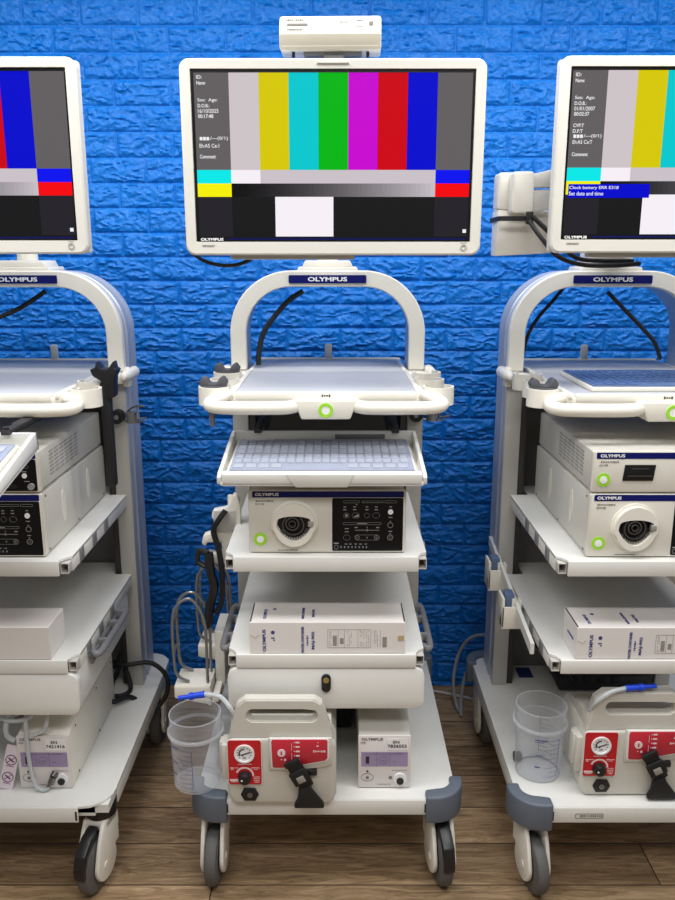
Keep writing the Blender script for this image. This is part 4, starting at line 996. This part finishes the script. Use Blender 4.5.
# power cable bundle on the base of the left cart
root = thing('power_cable_bundle', 'black looped cables spilling behind the left small unit onto the base', 'cable', (-.66, 2.42, .27)); N = lambda: MB((-.66, 2.42, .27))
for pts in ([(-.74, 2.36, .36), (-.68, 2.34, .355), (-.60, 2.36, .350), (-.552, 2.36, .30), (-.557, 2.35, .235), (-.60, 2.33, .20), (-.65, 2.28, .275), (-.70, 2.24, .285), (-.715, 2.33, .32)],
            [(-.70, 2.40, .40), (-.69, 2.38, .33), (-.665, 2.34, .275), (-.675, 2.30, .272), (-.71, 2.29, .273), (-.73, 2.31, .275)],
            [(-.72, 2.44, .50), (-.70, 2.42, .42), (-.705, 2.38, .34), (-.725, 2.36, .29), (-.74, 2.33, .275)],
            [(-.70, 2.46, .55), (-.69, 2.45, .45), (-.71, 2.43, .36), (-.74, 2.42, .30)]):
    b = N(); b.tube(pts, .0075, 10, smooth=8); b.build('cable', blackr, root)

def box_unit(name, label, x0, x1, y0, y1, z0, z1, m, cat='power box'):
    root = thing(name, label, cat, ((x0 + x1) / 2, (y0 + y1) / 2, z0)); N = lambda: MB(((x0 + x1) / 2, (y0 + y1) / 2, z0))
    b = N(); b.box(x0, x1, y0, y1, z0 + .003, z1, .006); b.build('housing', m, root)
    b = N()
    for k in range(4): b.box(x0 + .03 + k * .045, x0 + .058 + k * .045, y0 - .002, y0 + .003, z0 + .03, z0 + .055, .002)
    b.build('outlet', blackr, root)
    return root
box_unit('power_strip_box', 'black isolation box at the rear of the middle cart base', -.20, .045, 2.12, 2.36, .2646, .46, mat('box_black', (40, 40, 42), .6))
box_unit('power_strip_box', 'black isolation box behind the pump on the right cart base', .72, 1.02, 2.33, 2.47, .2646, .32, mat('box_black', (40, 40, 42), .6))
for pts, lb in (([(.76, 2.32, .30), (.70, 2.30, .42), (.70, 2.26, .58), (.73, 2.3, .61)], 'black cord rising from the isolation box of the right cart, the leftmost'),
                ([(.80, 2.22, .38), (.80, 2.2, .5), (.82, 2.22, .6)], 'black cord rising behind the handle of the right pump'),
                ([(.60, 2.40, .52), (.63, 2.35, .44), (.67, 2.30, .40), (.72, 2.22, .385)], 'black cord sagging from the left column of the right cart')):
    loose('black_cable', lb, 'cable', pts, .006, blackr)
b = MB(); b.prism([(-.024, -.033), (.024, -.033), (.024, .033), (-.024, .033)], 'z', 0, .0012); o = b.build('blue_card', mat('blue_card', (20, 50, 110), .4)); o.location = (.636, 2.452, .2646); tag(o, 'small blue square card lying on the base of the right cart by the column', 'card')
b = MB(); b.cyl((0, 0, 0), (.018, 0, 0), .014, seg=18); b.cyl((.018, 0, 0), (.022, 0, 0), .008, seg=12); o = b.build('black_stopper', blackr); o.location = (.495, 1.965, .279); tag(o, 'small black rubber stopper on the base left of the right cart near its clear jar', 'stopper')

# cables in the arches
loose('monitor_cable', 'black cable hanging inside the arch of the middle cart', 'cable', [(-.10, 2.47, 1.53), (-.145, 2.46, 1.50), (-.19, 2.45, 1.45), (-.222, 2.44, 1.40), (-.235, 2.43, 1.34), (-.236, 2.43, 1.31)], .008, blackr)
loose('monitor_cable', 'left thin black cable hanging inside the arch of the right cart', 'cable', [(.69, 2.47, 1.542), (.66, 2.46, 1.505), (.615, 2.45, 1.455), (.582, 2.44, 1.40), (.565, 2.43, 1.33)], .0055, blackr)
loose('monitor_cable', 'right thin black cable hanging inside the arch of the right cart', 'cable', [(.80, 2.40, 1.53), (.85, 2.39, 1.48), (.90, 2.38, 1.43), (.94, 2.37, 1.385), (.962, 2.37, 1.335)], .006, blackr)
loose('monitor_cable', 'black cable curving inside the arch of the left cart', 'cable', [(-.88, 2.47, 1.53), (-.92, 2.45, 1.50), (-.96, 2.43, 1.475), (-1.02, 2.42, 1.45)], .007, blackr)
loose('monitor_cable', 'black cable sagging from the strapped arm under the right monitor', 'cable', [(.470, 2.022, 1.715), (.495, 1.995, 1.675), (.535, 1.985, 1.632), (.595, 1.985, 1.612), (.68, 2.0, 1.610), (.75, 2.03, 1.614)], .0055, blackr)
loose('monitor_cable', 'upper black cable running behind the lower edge of the right monitor', 'cable', [(.478, 2.018, 1.725), (.53, 2.005, 1.675), (.58, 2.0, 1.630), (.64, 2.01, 1.621), (.74, 2.05, 1.620)], .0055, blackr)
loose('monitor_cable', 'black cable looping under the lower left corner of the middle monitor', 'cable', [(-.348, 1.965, 1.72), (-.352, 1.96, 1.66), (-.325, 1.95, 1.628), (-.28, 1.945, 1.612), (-.235, 1.945, 1.612), (-.20, 1.95, 1.625)], .0045, blackr)
loose('floor_cable', 'grey cable looping down to the floor behind the right cart, outer one', 'cable', [(.545, 2.66, .30), (.50, 2.70, .27), (.46, 2.72, .20), (.438, 2.70, .10), (.445, 2.66, .02), (.46, 2.62, .006)], .006, mat('grey_cable', (150, 150, 150), .5))
loose('floor_cable', 'grey cable looping down to the floor behind the right cart, inner one', 'cable', [(.545, 2.655, .23), (.51, 2.68, .19), (.48, 2.69, .12), (.463, 2.66, .05), (.455, 2.60, .006)], .006, mat('grey_cable', (150, 150, 150), .5))
loose('floor_cable', 'pale cable lying along the wall between middle and right cart', 'cable', [(.30, 2.79, .006), (.36, 2.78, .006), (.42, 2.76, .006), (.47, 2.74, .006), (.55, 2.70, .006)], .005, mat('pale_cable', (190, 190, 190), .5))

# accessory rail with clamps at the left of the right cart
root = thing('accessory_rail', 'sloping white rail with two blue-tipped clamps left of the lower shelf of the right cart', 'rail', (.50, 2.1, .60)); N = lambda: MB((.50, 2.1, .60))
def slant(mb, y0_, z0_, y1_, z1_, xa, xb, h):
    mb.add([(xa, y0_, z0_ - h), (xb, y0_, z0_ - h), (xb, y0_, z0_), (xa, y0_, z0_), (xa, y1_, z1_ - h), (xb, y1_, z1_ - h), (xb, y1_, z1_), (xa, y1_, z1_)], [(0, 1, 2, 3), (7, 6, 5, 4), (0, 4, 5, 1), (1, 5, 6, 2), (2, 6, 7, 3), (3, 7, 4, 0)])
b = N(); slant(b, 1.90, .655, 2.50, .735, .505, .515, .030); b.build('bar', white, root)
for yy, zz in ((2.10, .680), (2.31, .705)):
    b = N(); b.box(.468, .522, yy - .014, yy + .014, zz - .075, zz - .036, .004); b.box(.468, .475, yy - .016, yy + .05, zz - .07, zz + .018, .002); b.box(.496, .504, yy - .014, yy + .014, zz - .06, zz + .015, .002); b.box(.516, .523, yy - .014, yy + .014, zz - .06, zz + .010, .002); b.box(.468, .522, yy - .016, yy - .011, zz - .075, zz - .008, .002); co_ = b.build('clamp', warm, root)
    b = N(); b.box(.477, .503, yy - .008, yy + .03, zz - .02, zz + .028, .003); b.build('clamp_tip', clipm, co_)

# clip, strap and bottle holder at the left of the middle cart
root = thing('scope_clip', 'white hooked scope clip at the left side of the middle cart', 'clip', (-.30, 2.1, .90)); N = lambda: MB((-.30, 2.1, .90))
b = N(); b.prism([(-.282, 1.0), (-.270, .998), (-.262, .97), (-.262, .88), (-.272, .835), (-.29, .80), (-.325, .795), (-.352, .805), (-.362, .822), (-.356, .835), (-.335, .830), (-.315, .838), (-.318, .862), (-.355, .862), (-.362, .850), (-.372, .858), (-.366, .884), (-.335, .893), (-.322, .91), (-.342, .935), (-.338, .955), (-.300, .962), (-.290, .975)], 'y', 2.09, 2.12, .004); b.box(-.30, -.268, 2.12, 2.13, .83, .99, .002); b.build('hook_plate', warm, root)
b = N(); b.box(-.335, -.276, 2.086, 2.0895, .895, .955, .001); b.build('recess', mat('recess_grey', (190, 188, 184), .5), root)
root = thing('black_strap', 'black strap and cable hanging from the white clip beside the middle cart', 'strap', (-.33, 2.07, .6)); N = lambda: MB((-.33, 2.07, .6))
b = N(); b.tube([(-.30, 2.075, .96), (-.322, 2.07, .93), (-.335, 2.075, .90), (-.322, 2.07, .85), (-.315, 2.07, .78), (-.318, 2.07, .70), (-.335, 2.07, .66)], .008, 8, smooth=6); b.build('cord', blackr, root)
b = N(); b.tube([(-.350, 2.07, .84), (-.346, 2.07, .78), (-.338, 2.07, .74), (-.352, 2.07, .68), (-.362, 2.07, .62)], .013, 8, smooth=6); b.tube([(-.352, 2.07, .84), (-.375, 2.075, .845), (-.382, 2.075, .815), (-.36, 2.07, .80)], .008, 8, smooth=6); b.build('strap_band', blackp, root)

root = thing('bottle_holder', 'two wire bottle baskets with white bases hanging left of the middle cart', 'bottle holder', (-.36, 2.1, .45)); N = lambda: MB((-.36, 2.1, .45))
for cx_, cy_, zb_, w in ((-.400, 2.05, .475, .048), (-.365, 2.24, .50, .048)):
    b = N(); b.box(cx_ - w, cx_ + w - .004, cy_ - .05, cy_ + .05, zb_ - .006, zb_, .002); b.prism([(cx_ - w, zb_ - .002), (cx_ + w, zb_ - .002), (cx_ + w, zb_ - .055), (cx_ + w * .6, zb_ - .052), (cx_ - w, zb_ - .036)], 'y', cy_ - .052, cy_ - .046, .002); b.box(cx_ + w - .004, cx_ + w + .004, cy_ - .05, cy_ + .05, zb_ - .06, zb_, .002); b.build('base_tray', warm, root)
    zt_ = zb_ + .235
    for q in (-1, 1):
        b = N(); yy = cy_ + q * .032
        b.tube([(cx_ + w - .006, yy, zb_), (cx_ + w - .006, yy, zt_ - .08), (cx_ + w * .6, yy - q * .004, zt_ - .02), (cx_, yy - q * .01, zt_ + .012), (cx_ - w * .7, yy - q * .004, zt_ - .004), (cx_ - w, yy, zt_ - .05), (cx_ - w, yy, zb_ + .06), (cx_ - w * .8, yy, zb_ + .02), (cx_ - w * .2, yy, zb_ + .004)], .0042, 10, smooth=6)
        b.build('wire_loop', steel, root)
    b = N(); b.tube([(cx_ - w, cy_ - .032, zb_ + .09), (cx_ - w - .003, cy_, zb_ + .092), (cx_ - w, cy_ + .032, zb_ + .09)], .0042, 10, smooth=5); b.tube([(cx_ - w, cy_ - .032, zt_ - .06), (cx_ - w - .003, cy_, zt_ - .058), (cx_ - w, cy_ + .032, zt_ - .06)], .0042, 10, smooth=5); b.build('cross_wire', steel, root)
b = N(); b.box(-.345, -.325, 2.0, 2.30, .425, .445, .003); b.box(-.345, -.3175, 2.08, 2.20, .43, .60, .003); b.build('support_bracket', warm, root)
b = MB((-.325, 2.06, 1.20)); b.prism([(-.336, 1.2615), (-.314, 1.2615), (-.318, 1.235), (-.319, 1.198), (-.330, 1.198), (-.332, 1.235)], 'y', 2.05, 2.07, .003); o = b.build('hanging_peg', greyp); o.location = (-.325, 2.06, 1.20); tag(o, 'short grey peg hanging below the left cup rings of the middle cart', 'peg')
